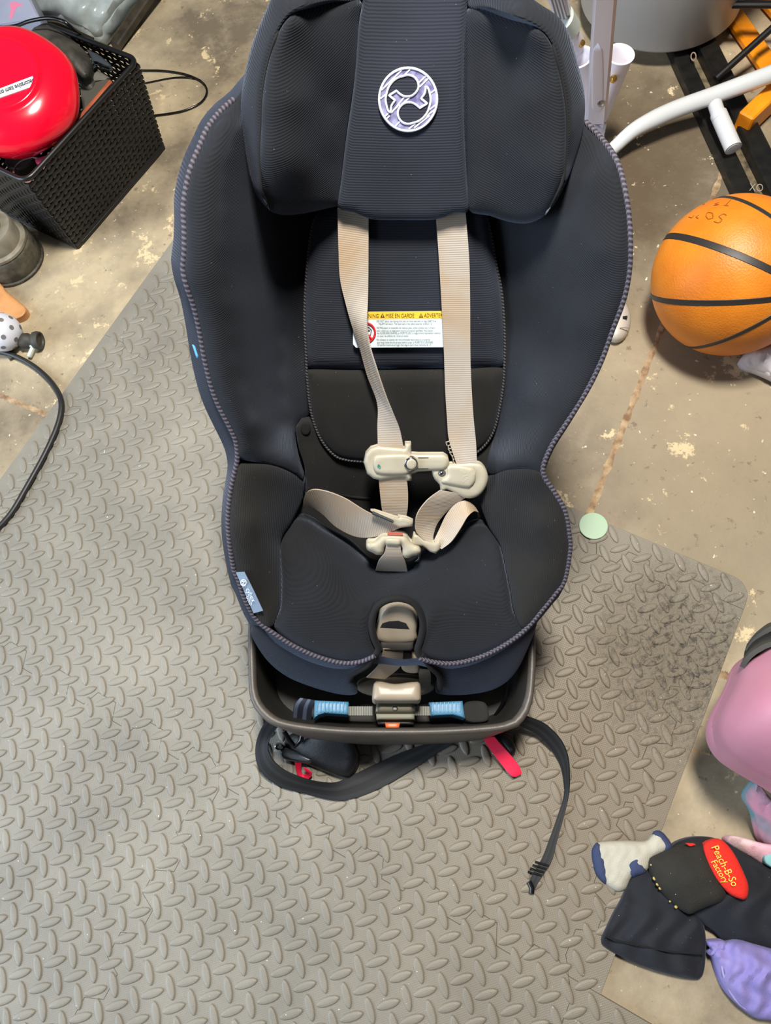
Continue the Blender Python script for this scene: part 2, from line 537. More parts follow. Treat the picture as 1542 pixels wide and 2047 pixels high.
def box(parent, name, cen, ax, ay, az, sx, sy, sz, material, bev=0.002, label=None):
    """bevelled box: axes ax, ay, az, full sizes"""
    cen = np.array(cen, float); A = [np.array(a, float) / np.linalg.norm(a) for a in (ax, ay, az)]
    h = np.array([sx, sy, sz]) / 2.0; b = min(bev, h.min() * 0.6)
    V = []; ids = {}
    for sgn in [(i, j, k) for i in (-1, 1) for j in (-1, 1) for k in (-1, 1)]:
        for f in range(3):
            e = h - b; e[f] = h[f]
            p = e * np.array(sgn)
            ids[(sgn, f)] = len(V); V.append(cen + sum(A[q] * p[q] for q in range(3)))
    F = []
    for f in range(3):
        o = [q for q in range(3) if q != f]
        for s in (-1, 1):
            q = []
            for a, bb in ((-1, -1), (1, -1), (1, 1), (-1, 1)):
                sg = [0, 0, 0]; sg[f] = s; sg[o[0]] = a; sg[o[1]] = bb; q.append(ids[(tuple(sg), f)])
            flip = (s < 0) ^ (f == 1)
            F.append(q[::-1] if flip else q)
    for f in range(3):
        o = [q for q in range(3) if q != f]
        for a in (-1, 1):
            for bb in (-1, 1):
                g = []
                for s in (-1, 1):
                    sg = [0, 0, 0]; sg[f] = s; sg[o[0]] = a; sg[o[1]] = bb; g.append(tuple(sg))
                F.append([ids[(g[0], o[0])], ids[(g[1], o[0])], ids[(g[1], o[1])], ids[(g[0], o[1])]])
    for sgn in [(i, j, k) for i in (-1, 1) for j in (-1, 1) for k in (-1, 1)]:
        F.append([ids[(sgn, 0)], ids[(sgn, 1)], ids[(sgn, 2)]])
    o = mk(name, V, F, material, parent, smooth=False, label=label)
    import bmesh
    bm = bmesh.new(); bm.from_mesh(o.data); bmesh.ops.recalc_face_normals(bm, faces=bm.faces); bm.to_mesh(o.data); bm.free()
    return o
def bar(parent, name, p, q, w, h, material, up=(0, 0, 1), bev=0.003, label=None):
    p = np.array(p, float); q = np.array(q, float); d = q - p; L = np.linalg.norm(d); d /= L
    s = np.cross(d, np.array(up, float)); s /= np.linalg.norm(s); u = np.cross(s, d)
    return box(parent, name, (p + q) / 2, d, s, u, L, w, h, material, bev, label)

def text(parent, name, s, px, py, size, ang, plane, c, material, align='LEFT', shear=0.0, sx=1.0, bold=0.0):
    cu = bpy.data.curves.new('t', 'FONT'); cu.body = s; cu.align_x = align; cu.size = 1.0; cu.resolution_u = 3
    cu.offset = bold
    ob = bpy.data.objects.new('t', cu)
    me = bpy.data.meshes.new_from_object(ob)
    ca, sa = math.cos(ang), math.sin(ang)
    V = []
    for v in me.vertices:
        x = v.co.x * sx + shear * v.co.y; y = v.co.y
        X = px + (x * ca + y * sa) * size; Y = py + (x * sa - y * ca) * size
        V.append(on(X, Y, plane, c))
    F = [list(p.vertices) for p in me.polygons]
    bpy.data.objects.remove(ob); bpy.data.curves.remove(cu); bpy.data.meshes.remove(me)
    return mk(name, V, F, material, parent, smooth=False)
def ell(cx, cy, rx, ry, n=24, a0=0.0, tilt=0.0):
    out = []
    for i in range(n):
        a = a0 + 2 * math.pi * i / n
        x, y = rx * math.cos(a), ry * math.sin(a)
        out.append((cx + x * math.cos(tilt) - y * math.sin(tilt), cy + x * math.sin(tilt) + y * math.cos(tilt)))
    return out

# ------------------------------------------------------------------ material palette
FAB = mat('black_knit_fabric', C(32, 34, 39), 0.9, sheen=0.2, rib=-0.4, ribscale=1000, speck=(C(110, 110, 108), 420, 0.80), spec=0.2, col2=C(25, 26, 28), nscale=9)
FABN = mat('navy_knit_fabric', C(43, 46, 56), 0.9, sheen=0.24, rib=-0.4, ribscale=1000, speck=(C(110, 114, 120), 420, 0.80), spec=0.2, col2=C(35, 38, 45), nscale=9)
FABD = mat('charcoal_knit_fabric', C(39, 38, 36), 0.94, sheen=0.08, rib=0.4, ribscale=1000, speck=(C(110, 106, 100), 420, 0.79), spec=0.2, col2=C(31, 30, 29), nscale=9)
BLK = mat('black_plastic', C(14, 14, 15), 0.45, bump=0.08, bscale=500)
BLKG = mat('black_glossy_plastic', C(14, 14, 16), 0.22)
BASE = mat('warm_grey_plastic', C(78, 72, 66), 0.45, bump=0.12, bscale=700, col2=C(68, 63, 58), nscale=30)
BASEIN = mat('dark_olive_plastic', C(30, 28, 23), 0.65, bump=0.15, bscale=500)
BEI = mat('beige_plastic', C(156, 144, 126), 0.4, col2=C(144, 132, 114), nscale=18)
CLIP = mat('cream_plastic', C(190, 184, 164), 0.42, col2=C(178, 170, 150), nscale=22)
BLUE = mat('blue_plastic', C(80, 134, 168), 0.45)
GRW = uvmat('grey_webbing', C(96, 96, 90), C(150, 150, 142), (0, 420, 0.3, 0.7), 0.8, 0.6)
WEB = uvmat('beige_webbing', C(156, 146, 133), C(178, 170, 160), (0, 430, 0.2, 0.8), 0.62, 0.25, stain=(C(166, 144, 118), 15), sheen=0.1)
WEBB = uvmat('black_webbing', C(7, 7, 8), C(24, 25, 28), (2.0, 0, 0.55, 0.8), 0.7, 0.2)
PIPE = uvmat('twisted_piping_cord', C(40, 37, 44), C(92, 87, 100), (1, 200, 0.3, 0.8), 0.75, 0.5)
PIPEB = uvmat('dark_piping_cord', C(22, 22, 24), C(92, 88, 90), (1, 260, 0.6, 0.95), 0.75, 0.4)
SEAM = mat('black_thread', C(8, 8, 10), 0.9)
RED = mat('red_webbing', C(226, 24, 66), 0.6, bump=0.2, bscale=900)
CHR = mat('chrome', C(190, 190, 192), 0.18, metal=1.0)
STEEL = mat('dull_steel', C(120, 126, 130), 0.35, metal=0.9)

# ------------------------------------------------------------------ floor
fl = bpy.data.meshes.new('floor')
fl.from_pydata([(-4, -3, CONC), (5, -3, CONC), (5, 6, CONC), (-4, 6, CONC)], [], [(0, 1, 2, 3)])
fl.materials.append(floor_material())
floor = bpy.data.objects.new('floor', fl); COL.objects.link(floor); floor['kind'] = 'structure'
JO = mat('joint_filler', C(176, 152, 118), 0.8, col2=C(120, 92, 66), nscale=60, bump=0.6, bscale=200)
def joint(p, q, w):
    p = W(*p, CONC); q = W(*q, CONC); d = q - p; d /= np.linalg.norm(d); s = np.array([-d[1], d[0], 0]) * w / 2
    V = []; F = []; n = 60
    for i in range(n + 1):
        c = p + (q - p) * i / n
        k = 1 + 0.25 * math.sin(i * 1.7) + 0.2 * random.uniform(-1, 1)
        up = np.array([0, 0, 0.0012])
        V += [c - s * k, c + up, c + s * k]
    for i in range(n):
        a = 3 * i
        F += [[a, a + 3, a + 4, a + 1], [a + 1, a + 4, a + 5, a + 2]]
    mk('floor_joint', V, F, JO, floor)
joint((1450, 330), (1178, 1030), 0.011)
joint((-60, 765), (110, 836), 0.010)
joint((1425, 1344), (1500, 1362), 0.012)
joint((1376, 1500), (1420, 1506), 0.006)

# ------------------------------------------------------------------ foam mats
E1 = np.array([0.661, 0.750, 0]); E2 = np.array([0.750, -0.661, 0])
FOAM = foam_material(False); FOAMT = foam_material(True)
AMP, TOOTH = 0.013, 0.0875
def seam(a, b, fixed, along1):
    """trapezoid jigsaw line from a to b in one tile axis, at `fixed` in the other; both ends stay on the line"""
    m = 0.016 * (1 if b > a else -1)
    n = max(1, int(round((abs(b - a) - 0.032) / TOOTH))); out = [(a, fixed)]
    L = (b - a - 2 * m) / n
    for i in range(n):
        for t, o in ((0.06, -1), (0.44, -1), (0.56, 1), (0.94, 1)):
            out.append((a + m + L * (i + t), fixed + AMP * o))
    return [p if along1 else (p[1], p[0]) for p in out]
def flat(a, b, fixed, along1):
    return [(a, fixed) if along1 else (fixed, a)]
def slab(parent, name, poly, z0, z1, material, shrink=0.00015, label=None, smooth=False):
    P = np.array(poly); c = P.mean(0)
    # shrink along vertex normals so that neighbours keep a fine gap
    d1 = np.roll(P, -1, 0) - P; d0 = P - np.roll(P, 1, 0)
    area = (P[:, 0] * np.roll(P[:, 1], -1) - P[:, 1] * np.roll(P[:, 0], -1)).sum()
    def nrm(d): return np.c_[-d[:, 1], d[:, 0]] / (np.linalg.norm(d, axis=1)[:, None] + 1e-12)
    Nn = nrm(d1) + nrm(d0); Nn /= np.linalg.norm(Nn, axis=1)[:, None] + 1e-9
    if area < 0: Nn = -Nn
    rings = []
    for ins, z in ((shrink, z0), (shrink, z1 - 0.0006), (shrink + 0.0006, z1)):
        Q = P + Nn * ins
        rings.append([E1 * q[0] + E2 * q[1] + np.array([0, 0, z]) for q in Q])
    n = len(P); V = sum(rings, []); F = []
    for r in range(2):
        for i in range(n):
            F.append([r * n + i, r * n + (i + 1) % n, (r + 1) * n + (i + 1) % n, (r + 1) * n + i])
    res = delaunay_2d_cdt([Vector(q) for q in (P + Nn * (shrink + 0.0006)).tolist()], [], [list(range(n))], 1, 1e-6)
    if len(res[0]) == n:
        mp = [o[0] for o in res[3]]
        for f in res[2]:
            F.append([2 * n + mp[i] for i in f]); F.append([mp[i] for i in f][::-1])
    o = mk(name, V, F, material, parent, smooth=False, label=label)
    import bmesh
    bm = bmesh.new(); bm.from_mesh(o.data); bmesh.ops.recalc_face_normals(bm, faces=bm.faces); bm.to_mesh(o.data); bm.free()
    return o
# tread lozenge mesh (shared)
def lozenge():
    me = bpy.data.meshes.new('tread'); V = []; F = []
    n = 14; Lh, Wh = 0.0172, 0.0064
    for k, (s, z) in enumerate(((1.0, -0.0004), (0.92, 0.0014), (0.66, 0.0022), (0.25, 0.0025))):
        for j in range(n):
            a = 2 * math.pi * j / n
            x = math.copysign(abs(math.cos(a)) ** 0.85, math.cos(a)) * (Lh - (1 - s) * Wh)
            y = math.copysign(abs(math.sin(a)) ** 1.25, math.sin(a)) * Wh * s
            V.append((x, y, z))
    for k in range(3):
        for j in range(n):
            F.append((k * n + j, k * n + (j + 1) % n, (k + 1) * n + (j + 1) % n, (k + 1) * n + j))
    F.append(tuple(3 * n + j for j in range(n)))
    me.from_pydata(V, [], F)
    me.polygons.foreach_set('use_smooth', [True] * len(F))
    me.materials.append(FOAMT)
    return me
LOZ = lozenge()
PITCHU = 0.02618; YAW = math.radians(3.36)
UU = np.array([math.cos(YAW), math.sin(YAW)]) * PITCHU; VV = np.array([math.sin(YAW), -math.cos(YAW)]) * PITCHU
P0 = W(44.7, 1669)[:2]
def project(p):
    q = np.array(p) - CAM
    z = q @ _fwd
    return CX + FPX * (q @ CR) / z, CY + FPX * (q @ CD) / z, z
SEATPOLY = np.array([(365, 420), (367, 540), (470, 930), (440, 1080), (490, 1240), (500, 1400), (590, 1455), (1000, 1460), (1055, 1400), (1065, 1290), (1130, 1150), (1135, 1030), (1085, 950), (1250, 570), (1240, 300), (900, 100), (480, 200)], float)
lattice = []
for i in range(-70, 71):
    for j in range(-70, 71):
        w = P0 + UU * i + VV * j
        s1 = w @ E1[:2]; s2 = w @ E2[:2]
        lattice.append((i, j, w[0], w[1], s1, s2))
def tile(c0, c1, r0, r1, label, left=None, right=None, bottom=None, top=None, straight_top=False):
    """c = extent along E2, r = extent along E1; 'strip' adds an edging strip outside that side"""
    cen = E1 * (r0 + r1) / 2 + E2 * (c0 + c1) / 2
    t = thing('foam_mat_tile', label, 'mat', (cen[0], cen[1], CONC), 'interlocking grey foam mat tiles')
    fw = (seam(c0, c1, r1, False) if not straight_top else [(r1, c0)]) + [(r1, c1)]
    lf = seam(r0, r1, c0, True) + [(r1, c0)]
    poly = seam(c0, c1, r0, False) + seam(r0, r1, c1, True) + fw[::-1][:-1] + lf[::-1][:-1]
    poly = [p for k, p in enumerate(poly) if k == 0 or p != poly[k - 1]]
    slab(t, 'tile_body', poly, CONC, 0.0, FOAM)
    def rnd(cx, cy, r, a0, a1, n=6):
        return [(cx + r * math.cos(a0 + (a1 - a0) * k / n), cy + r * math.sin(a0 + (a1 - a0) * k / n)) for k in range(n + 1)]
    if right:
        e = c1 + 0.045; s = seam(r0, r1, c1, True)
        slab(t, 'edge_strip', s + [(r1, c1), (r1, e), (r0, e)], CONC, 0.0, FOAM)
    if left == 'strip':
        e = c0 - 0.045; s = seam(r0, r1, c0, True)
        slab(t, 'edge_strip', s + [(r1, c0), (r1, e), (r0, e)], CONC, 0.0, FOAM)
    if top:
        e = r1 + 0.045; s = seam(c0, c1, r1, False)
        xe = c1 + (0.045 if right else 0)
        tail = [(r1, c1)] + ([(r1, xe)] + rnd(e - 0.03, xe - 0.03, 0.03, 0, math.pi / 2)[::-1] if right else [(e, xe)]) + [(e, c0)]
        slab(t, 'edge_strip', s + tail, CONC, 0.0, FOAM)
    # treads
    x1 = c1 + (0.045 if right else 0); x0 = c0 - (0.045 if left == 'strip' else 0); y1 = r1 + (0.045 if top else 0)
    near = []; rest = []
    for (i, j, x, y, s1, s2) in lattice:
        if not (x0 + (0.012 if left else 0) <= s2 < x1 - (0.012 if right else 0)): continue
        if not (r0 <= s1 < y1 - (0.012 if top or straight_top else 0)): continue
        px, py, dz = project((x, y, 0))
        vis = -20 < px < 1562 and -20 < py < 2067
        hid = inside(np.array([[px, py]]), SEATPOLY)[0]
        if hid and not vis: continue
        (near if vis and not hid else rest).append((dz, i, j, x, y))
    near.sort()
    rest += near[300:]; near = near[:300]
    for k, (dz, i, j, x, y) in enumerate(near):
        o = bpy.data.objects.new('tread', LOZ); COL.objects.link(o)
        o.parent = t
        o.location = (x - cen[0], y - cen[1], -CONC)
        o.rotation_euler = (0, 0, YAW + (math.pi / 2 if (i + j) % 2 else 0) + random.uniform(-0.03, 0.03))
    if rest:
        V = []; F = []
        bv = [v.co.copy() for v in LOZ.vertices]; bf = [tuple(p.vertices) for p in LOZ.polygons]
        for (dz, i, j, x, y) in rest:
            R = Matrix.Rotation(YAW + (math.pi / 2 if (i + j) % 2 else 0), 3, 'Z'); b0 = len(V)
            V += [R @ v + Vector((x, y, 0)) for v in bv]; F += [tuple(b0 + q for q in f) for f in bf]
        mk('treads_beyond', V, F, FOAMT, t, kind='stuff')
    return t
tile(-0.355, 0.212, -0.125, 0.458, 'grey diamond plate foam tile with worn-in dirt under the front of the car seat', left=None, right='strip', bottom=None, top='strip')
tile(-0.945, -0.355, -0.125, 0.458, 'grey foam tile left of the car seat with the thick black cord crossing its edge', left='strip', right=None, bottom=None, top=None)
tile(-0.945, -0.355, 0.458, 1.041, 'grey diamond plate foam tile reaching behind the left shoulder of the car seat', left='strip', right=None, bottom=None, top=None)
tile(-0.945, -0.355, -0.708, -0.125, 'grey diamond plate foam tile in the bottom left corner of the photo', left='strip', right=None, bottom=None, top=None)
tile(-0.355, 0.212, -0.708, -0.125, 'grey diamond plate foam tile at bottom centre in front of the car seat', left=None, right=None, bottom=None, top=None)
tile(0.212, 0.79, -0.708, -0.125, 'corner of a dirty foam tile at the bottom edge below the navy leggings', straight_top=True)

# ------------------------------------------------------------------ CAR SEAT
seat = thing('car_seat', 'black child car seat with beige harness standing on the grey foam mat', 'car seat', SEAT_O)
seat.rotation_euler = Matrix(((EX[0], EY[0], EZ[0]), (EX[1], EY[1], EZ[1]), (EX[2], EY[2], EZ[2]))).to_euler()

RIML = [(750, 1311, .122), (720, 1323, .120), (683, 1325, .118), (636, 1313, .116), (589, 1292, .114), (552, 1269, .112), (515, 1241, .110), (491, 1201, .110), (475, 1155, .110), (468, 1141, .110), (459, 1085, .110), (456, 1034, .108), (461, 983, .105), (469, 945, .103), (475, 915, .103), (471, 880, .105), (457, 849, .108), (430, 794, .112), (412, 731, .116), (399, 661, .120), (387, 610, .125), (373, 571, .13), (366, 536, .13), (369, 505, .13), (369, 458, .128), (367, 415, .125), (373, 372, .12), (383, 333, .115), (399, 294, .105), (414, 259, .095), (438, 227, .08), (467, 200, .065)]
RIMT = [(520, 140, .04), (620, 90, .02), (830, 70, .015), (1010, 95, .02), (1110, 165, .04)]
RIMR = [(1171, 245, .065), (1199, 274, .08), (1226, 309, .10), (1240, 341, .11), (1250, 384, .12), (1257, 430, .125), (1260, 481, .13), (1259, 532, .13), (1253, 575, .128), (1242, 614, .125), (1224, 661, .12), (1203, 720, .116), (1175, 778, .112), (1136, 841, .108), (1105, 888, .105), (1087, 930, .103), (1089, 954, .103), (1108, 983, .105), (1129, 1020, .108), (1138, 1067, .11), (1140, 1099, .11), (1129, 1160, .11), (1112, 1185, .11), (1084, 1220, .111), (1047, 1262, .113), (1000, 1295, .115), (953, 1316, .118), (907, 1326, .12), (869, 1324, .121), (839, 1316, .122)]
P2 = lambda L: [(a[0], a[1]) for a in L]
def seg(L, y0, y1):
    return [a for a in L if y0 <= a[1] <= y1]

# outer hull below the rim
loop = catmull(RIML + RIMT + RIMR + [(797, 1318, .122)], True, 14)
R0 = np.array([on(q[0], q[1], BACK, q[2]) for q in loop])
cent = R0.mean(0)
def slocal(p):
    d = p - SEAT_O
    return np.array([d @ EX, d @ EY, d @ EZ])
rings = [[], [], [], [], []]
for p, q in zip(R0, loop):
    l = slocal(p)
    k = min(1.0, max(0.0, (l[1] - 0.20) / 0.20))
    back = -EZ * (1 - k) + (-BN) * k
    outd = p - cent; outd = outd - (outd @ BN) * BN; outd /= np.linalg.norm(outd)
    fr = max(0.0, -(outd @ BU))                       # facing the front lip
    sx = outd @ EX
    o1 = (0.021 if sx < 0 else 0.006) * abs(sx) + 0.004 * fr
    o2 = o1 * 0.7 - 0.01 * fr - 0.006
    depth = 0.085 + 0.03 * k
    rings[0].append(p - back * 0.0)
    rings[1].append(p + outd * o1 * 0.8 + back * 0.010)
    rings[2].append(p + outd * o1 + back * 0.030)
    rings[3].append(p + outd * o2 + back * depth)
    tgt = SL(l[0] * 0.66, max(0.07, 0.06 + l[1] * 0.62), max(0.05, l[2] * 0.42)) if True else p
    rings[4].append(tgt)
n = len(R0); V = sum(rings, []); F = []
for r in range(4):
    for i in range(n):
        F.append([r * n + i, (r + 1) * n + i, (r + 1) * n + (i + 1) % n, r * n + (i + 1) % n])
V.append(np.mean(rings[4], 0))
for i in range(n): F.append([4 * n + i, len(V) - 1, 4 * n + (i + 1) % n])
mk('outer_cover', V, F, FABN, seat, sharp=80)

# piping
for Lp in (RIML, RIMR):
    tube(seat, 'piping', [on(a[0], a[1], BACK, a[2] + 0.003) for a in Lp], 0.0031, PIPE, step=0.006, seg=8)

# wings
wl = P2(RIML[14:]) + [(520, 140), (640, 100), (660, 300), (648, 430), (640, 600), (640, 740), (620, 828), (598, 845), (589, 880), (598, 930), (606, 958), (574, 940), (531, 927)]
wlc = [a for a in RIML[14:]] + [(520, 140, .04), (640, 100, .01), (640, 300, -.01), (630, 430, -.02), (620, 600, -.025), (620, 740, -.025), (620, 850, -.015), (610, 950, .012), (574, 940, .05), (531, 927, .085)]
_ry = np.array([(a[1], a[0], a[2]) for a in RIML[14:]][::-1])
for yy in range(250, 900, 60):                             # the wing rolls over its ridge, then plunges into the gutter
    rx = np.interp(yy, _ry[:, 0], _ry[:, 1]); rc = np.interp(yy, _ry[:, 0], _ry[:, 2])
    ix = np.interp(yy, [250, 430, 900], [570, 590, 600]); ic = np.interp(yy, [250, 430, 700, 900], [-.01, -.02, -.025, .0])
    for t, k in ((.18, 1.0), (.36, .90), (.52, .66), (.68, .36), (.84, .10), (1.0, .0)):
        wlc.append((rx + (ix - rx) * t, yy, ic + (rc - ic) * k))
relief(seat, 'side_wing', wl, wlc, FAB, puff=0.010, pw=30, step=11, skirt=0.014)
wr_ = P2(RIMR[:17]) + [(1050, 936), (1011, 940), (980, 950), (960, 900), (960, 700), (960, 430), (960, 300), (980, 100), (1110, 165)]
wrc = RIMR[:17] + [(1050, 936, .085), (1011, 940, .055), (980, 950, .012), (985, 880, -.012), (1000, 740, -.02), (1000, 600, -.02), (985, 430, -.018), (970, 300, -.01), (980, 100, .01), (1110, 165, .04),
    (1205, 500, .122), (1150, 500, .092), (1090, 500, .052), (1040, 500, .01), (1180, 650, .112), (1130, 650, .085), (1080, 650, .045), (1035, 650, .002), (1110, 800, .092), (1060, 800, .055), (1020, 800, .008), (1190, 350, .10), (1140, 350, .07), (1080, 350, .03)]
relief(seat, 'side_wing', wr_, wrc, FAB, puff=0.010, pw=30, step=11, skirt=0.014)

# lower back pad and bight
lp = [(592, 854), (602, 841), (617, 838), (650, 855), (700, 880), (800, 890), (930, 880), (990, 850), (1000, 950), (985, 1040), (940, 1090), (860, 1150), (795, 1165), (720, 1150), (640, 1090), (585, 1050), (610, 990), (609, 935), (597, 895)]
lpc = [(592, 854, .004), (617, 840, .002), (640, 880, -.004), (800, 890, -.004), (990, 850, -.012), (1000, 950, .004), (609, 935, .004), (700, 970, -.012), (800, 975, -.014), (900, 975, -.012), (795, 1040, -.026), (700, 1040, -.024), (900, 1040, -.024), (600, 1050, .0), (980, 1040, .0), (795, 1110, -.012), (720, 1110, -.006), (870, 1110, -.006), (795, 1165, .015)]
relief(seat, 'lower_back_pad', lp, lpc, FABD, puff=0.006, pw=18, step=11, skirt=0.01)
relief(seat, 'strap_slot', ell(611, 857, 10, 13), 0.0085, SEAM, puff=0.0012, pw=5, step=5, skirt=0.003)
tube(seat, 'seam', [on(x, y, BACK, c) for x, y, c in ((640, 975, .0), (700, 992, -.012), (787, 998, -.015), (880, 998, -.013), (960, 985, -.002))], 0.0022, SEAM, seg=6)

# back cushion: navy upper pad, charcoal lower pad
bcl = [(673, 410), (635, 425), (622, 465), (614, 536), (609, 627), (612, 708), (616, 735)]
bcr = [(1004, 733), (1009, 700), (1009, 659), (1003, 582), (991, 523), (981, 465), (972, 425), (945, 410)]
relief(seat, 'back_cushion', bcl + [(700, 737), (810, 737), (920, 735)] + bcr + [(810, 400)], [(630, 430, .004), (980, 430, .004), (612, 700, .0), (1006, 700, .0), (810, 560, .006)], FABN, puff=0.013, pw=26, step=11, skirt=0.02)
bll = [(616, 738), (615, 766), (623, 828), (641, 877), (667, 909), (690, 919), (729, 923), (810, 927), (880, 925), (930, 914), (962, 897), (988, 860), (1004, 789), (1005, 735), (920, 737), (810, 739), (700, 739)]
relief(seat, 'lower_cushion', bll, [(620, 740, .0), (1000, 740, .0), (700, 915, .002), (930, 905, .002), (810, 820, .006)], FABD, puff=0.012, pw=24, step=11, skirt=0.02)
edge = [(673, 418), (635, 429), (622, 465), (614, 536), (609, 627), (612, 708), (615, 766), (623, 828), (641, 877), (667, 909), (690, 919), (729, 923), (810, 928), (880, 925), (930, 914), (962, 898), (988, 860), (1004, 789), (1009, 724), (1009, 659), (1003, 582), (991, 523), (981, 465), (972, 425)]
tube(seat, 'cushion_piping', [on(x, y, BACK, 0.006) for x, y in edge], 0.0017, PIPEB, seg=8, step=0.006)

# thighs
tl = P2(seg(RIML, 900, 1270)[::-1])[:0] + [(475, 928), (531, 927), (574, 940), (606, 958), (607, 985), (603, 1005), (582, 1048), (562, 1085), (562, 1160), (560, 1216), (546, 1252), (530, 1254)] + [(515, 1241), (491, 1201), (475, 1155), (459, 1085), (456, 1034), (461, 983), (469, 945)]
tlc = [a for a in RIML if 930 <= a[1] <= 1270] + [(531, 927, .085), (574, 940, .05), (606, 958, .012), (603, 1005, .012), (582, 1048, .035), (562, 1085, .055), (562, 1160, .082), (558, 1216, .098), (546, 1252, .108), (510, 1050, .105), (510, 1150, .108), (540, 1000, .075), (540, 1100, .085)]
relief(seat, 'thigh_bolster', tl, tlc, FABD, puff=0.009, pw=26, step=10, skirt=0.016)
tr = [(1085, 938), (1050, 936), (1011, 940), (980, 950), (962, 975), (958, 1000), (977, 1053), (1000, 1090), (1012, 1141), (1021, 1183), (1028, 1225), (1047, 1258), (1084, 1220), (1112, 1185), (1129, 1160), (1140, 1099), (1138, 1067), (1129, 1020), (1108, 983), (1089, 954)]
trc = [a for a in RIMR if 935 <= a[1] <= 1265] + [(1050, 936, .085), (1011, 940, .055), (980, 950, .012), (960, 990, .008), (977, 1053, .035), (1000, 1090, .055), (1012, 1141, .078), (1024, 1200, .098), (1080, 1050, .105), (1080, 1150, .108), (1040, 1000, .07), (1050, 1100, .085)]
relief(seat, 'thigh_bolster', tr, trc, FABD, puff=0.009, pw=26, step=10, skirt=0.016)

# seat cushion with the arched cut-out
sc_ = [(582, 1048), (594, 1037), (617, 1041), (650, 1062), (701, 1090), (739, 1125), (765, 1136), (795, 1138), (825, 1132), (851, 1108), (900, 1075), (935, 1055), (958, 1049), (982, 1057), (1000, 1090), (1012, 1141), (1021, 1183), (1028, 1225), (1047, 1258), (1000, 1293), (953, 1314), (907, 1324), (869, 1322), (843, 1314), (839, 1300), (845, 1275), (849, 1245), (840, 1216), (822, 1200), (795, 1193), (768, 1199), (750, 1215), (741, 1245), (745, 1275), (755, 1300), (750, 1311), (720, 1321), (683, 1323), (636, 1311), (589, 1290), (548, 1254), (560, 1216), (562, 1160), (560, 1085)]
scc = [(594, 1037, .02), (617, 1041, .018), (650, 1062, .022), (701, 1090, .02), (739, 1125, .02), (795, 1138, .022), (851, 1108, .022), (900, 1075, .02), (935, 1055, .018), (982, 1057, .03), (1000, 1090, .052), (1021, 1183, .09), (1047, 1258, .108), (953, 1314, .112), (869, 1322, .114), (797, 1318, .116), (720, 1321, .114), (636, 1311, .112), (548, 1254, .106), (560, 1150, .078), (562, 1085, .052), (660, 1130, .06), (795, 1175, .068), (930, 1130, .06), (640, 1220, .098), (795, 1230, .105), (950, 1220, .098)]
relief(seat, 'seat_cushion', sc_, scc, FAB, puff=0.009, pw=22, step=10, skirt=0.016)
arch = [(752, 1308), (757, 1296), (748, 1275), (744, 1245), (752, 1217), (769, 1202), (795, 1196), (821, 1202), (837, 1217), (846, 1245), (842, 1275), (835, 1298), (839, 1310)]
tube(seat, 'cutout_binding', [on(x, y, BACK, .121) for x, y in arch], 0.0045, SEAM, seg=8, step=0.006)
for pts in (((748, 1308), (735, 1330), (705, 1348), (700, 1360)), ((842, 1308), (860, 1332), (878, 1350), (880, 1375))):
    tube(seat, 'flap_binding', [on(x, y, BACK, c) for (x, y), c in zip(pts, (.122, .118, .104, .095))], 0.004, SEAM, seg=8)
# adjuster ring
ring = [(757, 1282), (757, 1240), (764, 1220), (780, 1208), (796, 1205), (813, 1208), (828, 1220), (835, 1240), (833, 1262), (828, 1283)]
relief(seat, 'harness_adjuster_plate', ring, .100, BEI, puff=0.006, pw=7, step=6, skirt=0.012)
relief(seat, 'adjuster_slot', [(760, 1255), (765, 1246), (778, 1242), (797, 1241), (812, 1246), (819, 1258)], .1062, SEAM, puff=0.0004, pw=3, step=5, skirt=0.002, smooth=False)
relief(seat, 'webbing_loop', [(762, 1284), (827, 1284), (826, 1301), (762, 1303)], .104, uvmat('black_elastic', C(30, 29, 28), C(70, 66, 60), (0, 500, .3, .7), 0.8), puff=0.004, pw=4, step=5, skirt=0.008, smooth=False)
ribbon(seat, 'adjuster_strap', [(766, 1296, .108), (764, 1310, .104), (755, 1332, .10), (733, 1354, .10)], [(806, 1296, .106), (806, 1310, .098), (800, 1332, .085), (770, 1357, .085)], WEB, n=16)
relief(seat, 'adjuster_housing', [(800, 1306), (826, 1306), (838, 1326), (836, 1345), (806, 1340)], .085, BEI, puff=0.004, pw=5, step=6, skirt=0.01)
ribbon(seat, 'adjuster_strap', [(836, 1335, .075), (838, 1350, .072), (838, 1384, .065)], [(858, 1338, .07), (862, 1352, .068), (858, 1384, .06)], WEB, n=10)
relief(seat, 'adjuster_flange', ell(791, 1374, 78, 22, 24), .060, BEI, puff=0.004, pw=6, step=8, skirt=0.008)
# apron tucks under into the base
relief(seat, 'front_apron', [(560, 1280), (640, 1316), (700, 1326), (750, 1312), (740, 1335), (702, 1352), (715, 1385), (680, 1388), (620, 1372), (570, 1350), (530, 1315), (500, 1262), (520, 1250)], [(560, 1280, .105), (700, 1326, .112), (500, 1262, .10), (700, 1385, .085), (580, 1350, .082), (530, 1315, .09)], FAB, puff=0.004, pw=20, step=10, skirt=0.01)
relief(seat, 'front_apron', [(1040, 1268), (953, 1318), (869, 1326), (841, 1316), (860, 1332), (880, 1352), (872, 1385), (940, 1388), (1000, 1372), (1040, 1330), (1075, 1240)], [(1040, 1268, .106), (869, 1326, .112), (1075, 1240, .10), (872, 1385, .085), (1000, 1372, .08)], FAB, puff=0.004, pw=20, step=10, skirt=0.01)

